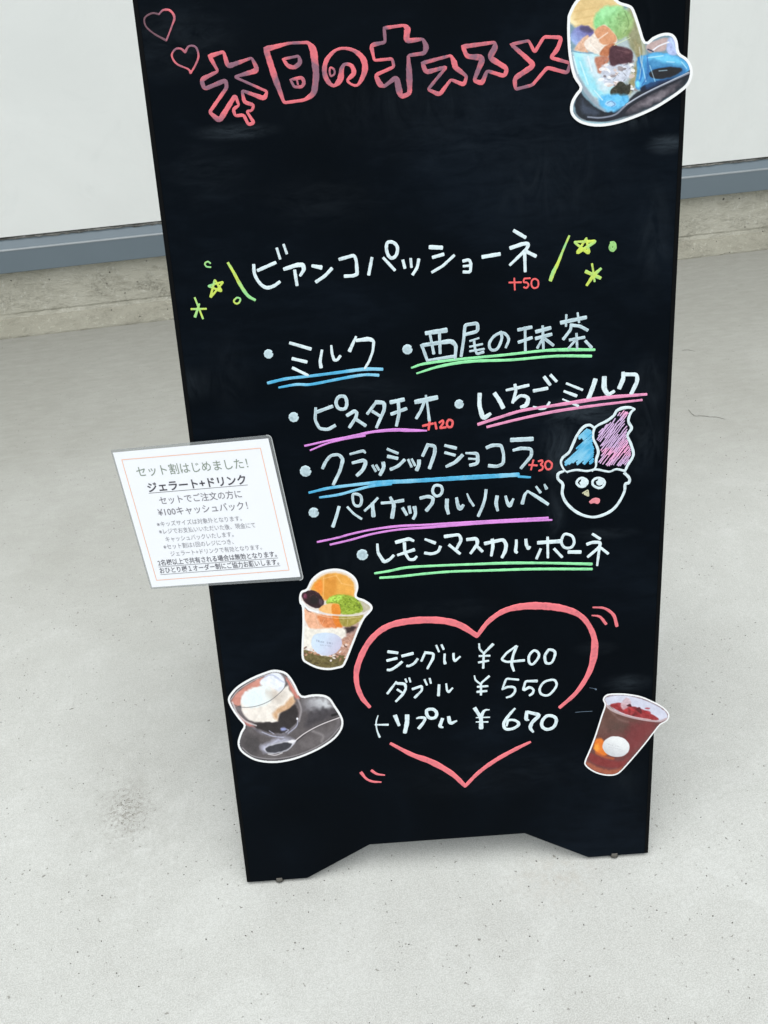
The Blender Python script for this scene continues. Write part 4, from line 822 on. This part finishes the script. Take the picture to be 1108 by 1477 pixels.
p.poly_([(480, 180), (530, 115), (575, 130), (590, 190), (560, 210), (500, 240)], (202, 174, 184), 9, 60, 16, op=.9); p.poly_([(540, 200), (580, 180), (590, 210)], (70, 22, 34), 6); p.poly_([(640, 232), (685, 215), (705, 280), (670, 270)], (92, 22, 30), 6)
p.poly_([(325, 200), (450, 275), (600, 325), (760, 365), (880, 375), (820, 470), (640, 690), (480, 880), (380, 925), (240, 900), (130, 830), (120, 780), (220, 520)], (108, 58, 58), 6, 22, 60, col2=(98, 66, 58), g=((560, 600), (380, 330)))
p.ell(440, 420, 100, 62, (84, 62, 56), 60, tex=8, ts=40, op=.8); p.poly_([(700, 400), (840, 392), (700, 580), (560, 760), (600, 600)], (134, 62, 60), 40, 10, 40, op=.6); p.line([(335, 210), (460, 340), (560, 370)], 18, (140, 110, 106), 24, .5); p.poly_([(600, 400), (830, 390), (760, 500), (560, 740), (520, 600)], (116, 44, 48), 40, 14, 40, op=.7)
p.poly_([(190, 620), (220, 555), (290, 555), (330, 640), (340, 720), (290, 730), (220, 700)], (224, 118, 34), 14, 14, 30); p.ell(225, 640, 26, 34, (246, 160, 56), 18); p.line([(220, 700), (300, 740), (400, 760)], 26, (176, 84, 44), 18, .8)
p.poly_([(160, 700), (300, 760), (480, 790), (540, 760), (500, 850), (300, 850), (150, 780)], (128, 44, 44), 16, 16, 30, op=.9)
p.poly_([(120, 790), (260, 860), (400, 880), (500, 850), (430, 922), (330, 932), (200, 892), (125, 835)], (160, 88, 64), 14, 20, 26)
p.line([(310, 150), (345, 215), (440, 272), (600, 322), (760, 352), (890, 362), (965, 335)], 20, (190, 168, 172), 7, .9); p.line([(318, 170), (420, 250), (600, 310), (800, 345)], 6, (236, 226, 230), 5, .8); p.line([(335, 110), (480, 86), (700, 125), (900, 220)], 6, (168, 168, 184), 5, .7)
p.ell(430, 633, 145, 110, (232, 234, 236), 4, 6, col2=(196, 198, 204), g=((400, 560), (330, 720)))
tiny('TRAK CMI', 330, 598, 19, .22, 12, (176, 177, 182), 2.2); tiny('GELATERIA', 350, 632, 15, .2, 8, (184, 185, 190), 2)
p.build(root, org, .00016, PRINT)

# ------------------------------------------------------------------ laminated notice
def cpx(q): return (155 + q[0] / 3.821, 620 + q[1] / 3.821)
quad = [(35, 118), (888, 40), (1065, 800), (250, 858)]
qb = [PX(*cpx(q)) for q in quad]; ncx = sum(q[0] for q in qb) / 4; ncy = sum(q[1] for q in qb) / 4
NL = .0055
note = empty('notice_card', 'white laminated notice with orange border and black Japanese text overhanging the left edge', 'notice', mw=MB @ Matrix.Translation((ncx, ncy, NL)))
def nloc(q): a = PX(*cpx(q)); return (a[0] - ncx, a[1] - ncy)
paper_m = plain('white_notice_paper', (.75, .77, .81), .42, .4, .01, 30)
bm_obj('paper', slab([nloc(q) for q in quad][::-1], -.0002, 0), paper_m, note)
film = NT('laminating_film'); tr = film.n('ShaderNodeBsdfTransparent'); tr.inputs[0].default_value = (.93, .94, .94, 1)
gl = film.n('ShaderNodeMixShader'); gl.inputs[0].default_value = .32; film.l(tr.outputs[0], gl.inputs[1]); film.l(film.b.outputs[0], gl.inputs[2])
film.l(gl.outputs[0], film.t.nodes['Material Output'].inputs['Surface']); film.set(Base_Color=(.35, .37, .38), Roughness=.25)
def rc(c, d1, d2, r=13):   # rounded corner
    c = np.array(c, float); d1 = np.array(d1, float); d2 = np.array(d2, float); d1 /= np.linalg.norm(d1); d2 /= np.linalg.norm(d2)
    return [tuple((1 - t) ** 2 * (c + d1 * r) + 2 * t * (1 - t) * c + t * t * (c + d2 * r)) for t in (0, .25, .5, .75, 1)]
A_, B_, C_, D_ = (22, 104), (902, 20), (1082, 818), (243, 868)
ring = rc(A_, (D_[0] - A_[0], D_[1] - A_[1]), (1, -.09), 8) + rc(B_, (-1, .09), (.22, 1), 26) + rc(C_, (-.22, -1), (-1, .06), 22) + rc(D_, (1, -.06), (-.28, -1), 8)
bm_obj('laminating_film', slab([nloc(q) for q in ring][::-1], -.0006, -.00035), film.m, note)
rim_m = plain('film_edge', (.42, .44, .45), .3, .5)
def strip(name, pts, wd, z, mat, closed=False):
    V, Fc = [], []; n = len(pts)
    P_ = [Vector(nloc(q)) for q in pts]
    for i in range(n):
        a = P_[(i - 1) % n] if (closed or i) else P_[0]; c = P_[(i + 1) % n] if (closed or i < n - 1) else P_[-1]
        if closed or 0 < i < n - 1:
            t1 = (P_[i] - a).normalized(); t2 = (c - P_[i]).normalized(); tt = (t1 + t2).normalized(); k = 1 / max(.5, tt.dot(t1))
        else: tt = (c - a).normalized(); k = 1
        nr = Vector((-tt.y, tt.x)) * wd * .5 * k
        V += [(*(P_[i] - nr), z), (*(P_[i] + nr), z)]
    for i in range(n if closed else n - 1):
        j = (i + 1) % n; Fc.append((2 * i, 2 * i + 1, 2 * j + 1, 2 * j))
    return mesh_obj(name, V, Fc, mat, note)
strip('film_edge', ring[5:15], .0009, -.0003, rim_m)
strip('printed_border', [(84, 157), (845, 93), (1002, 763), (275, 819)], .0008, .0002, plain('orange_print', lin((228, 168, 136)), .45, .3), True)
def textline(s, a, b_, hgt, col, bold=0.0, under=False):
    cu = bpy.data.curves.new('tmp', 'FONT'); cu.body = s; cu.resolution_u = 2; cu.offset = bold
    ob = bpy.data.objects.new('tmp', cu); COL.objects.link(ob); bpy.context.view_layer.update()
    me = bpy.data.meshes.new_from_object(ob.evaluated_get(bpy.context.evaluated_depsgraph_get()))
    bpy.data.objects.remove(ob)
    co = np.array([v.co[:] for v in me.vertices]); xm, xM = co[:, 0].min(), co[:, 0].max()
    ym, yM = co[:, 1].min(), co[:, 1].max(); m = printm(col)
    tv = (a[1] - 118) / 740; ux = .29 + (.233 - .29) * ((a[0] + b_[0]) / 2 - 100) / 900     # lean of the card's own vertical here
    for v in me.vertices:
        t = (v.co.x - xm) / (xM - xm); u = (v.co.y - ym) / (yM - ym)
        q = (a[0] + (b_[0] - a[0]) * t - ux * u * hgt, a[1] + (b_[1] - a[1]) * t - u * hgt)
        l = nloc(q); v.co = (l[0], l[1], .00025)
    me.materials.append(m); me.name = 'printed_text'; o = bpy.data.objects.new('printed_text', me); COL.objects.link(o); o.parent = note
    if under: strip('text_underline', [(a[0], a[1] + 5), (b_[0] + 4, b_[1] + 5)], .0006, .0002, m)
_pm = {}
def printm(c):
    if c not in _pm: _pm[c] = plain('printed_ink', lin(c), .5, .3, .1)
    return _pm[c]
G1, G2, G3 = (126, 138, 126), (66, 64, 72), (128, 128, 136)
textline('セット割はじめました！', (172, 252), (782, 203), 58, G1, .004)
textline('ジェラート+ドリンク', (232, 336), (772, 290), 52, G2, .022, True)
textline('セットでご注文の方に', (296, 404), (746, 366), 45, (112, 110, 118), .004)
textline('¥100キャッシュバック！', (288, 469), (780, 430), 45, (112, 110, 118), .004)
textline('※キッズサイズは対象外となります。', (280, 526), (745, 492), 29, G3)
textline('※レジでお支払いいただいた後、現金にて', (292, 567), (820, 530), 30, G3)
textline('キャッシュバックいたします。', (328, 609), (700, 580), 29, G3)
textline('※セット割は1回のレジにつき、', (316, 650), (700, 620), 29, G3)
textline('ジェラート+ドリンクで有効となります。', (355, 688), (855, 650), 29, G3)
textline('2名様以上で共有される場合は無効となります。', (286, 741), (938, 691), 34, (98, 98, 106), .014, True)
textline('おひとり様１オーダー制にご協力お願いします。', (296, 783), (950, 734), 34, (98, 98, 106), .014, True)
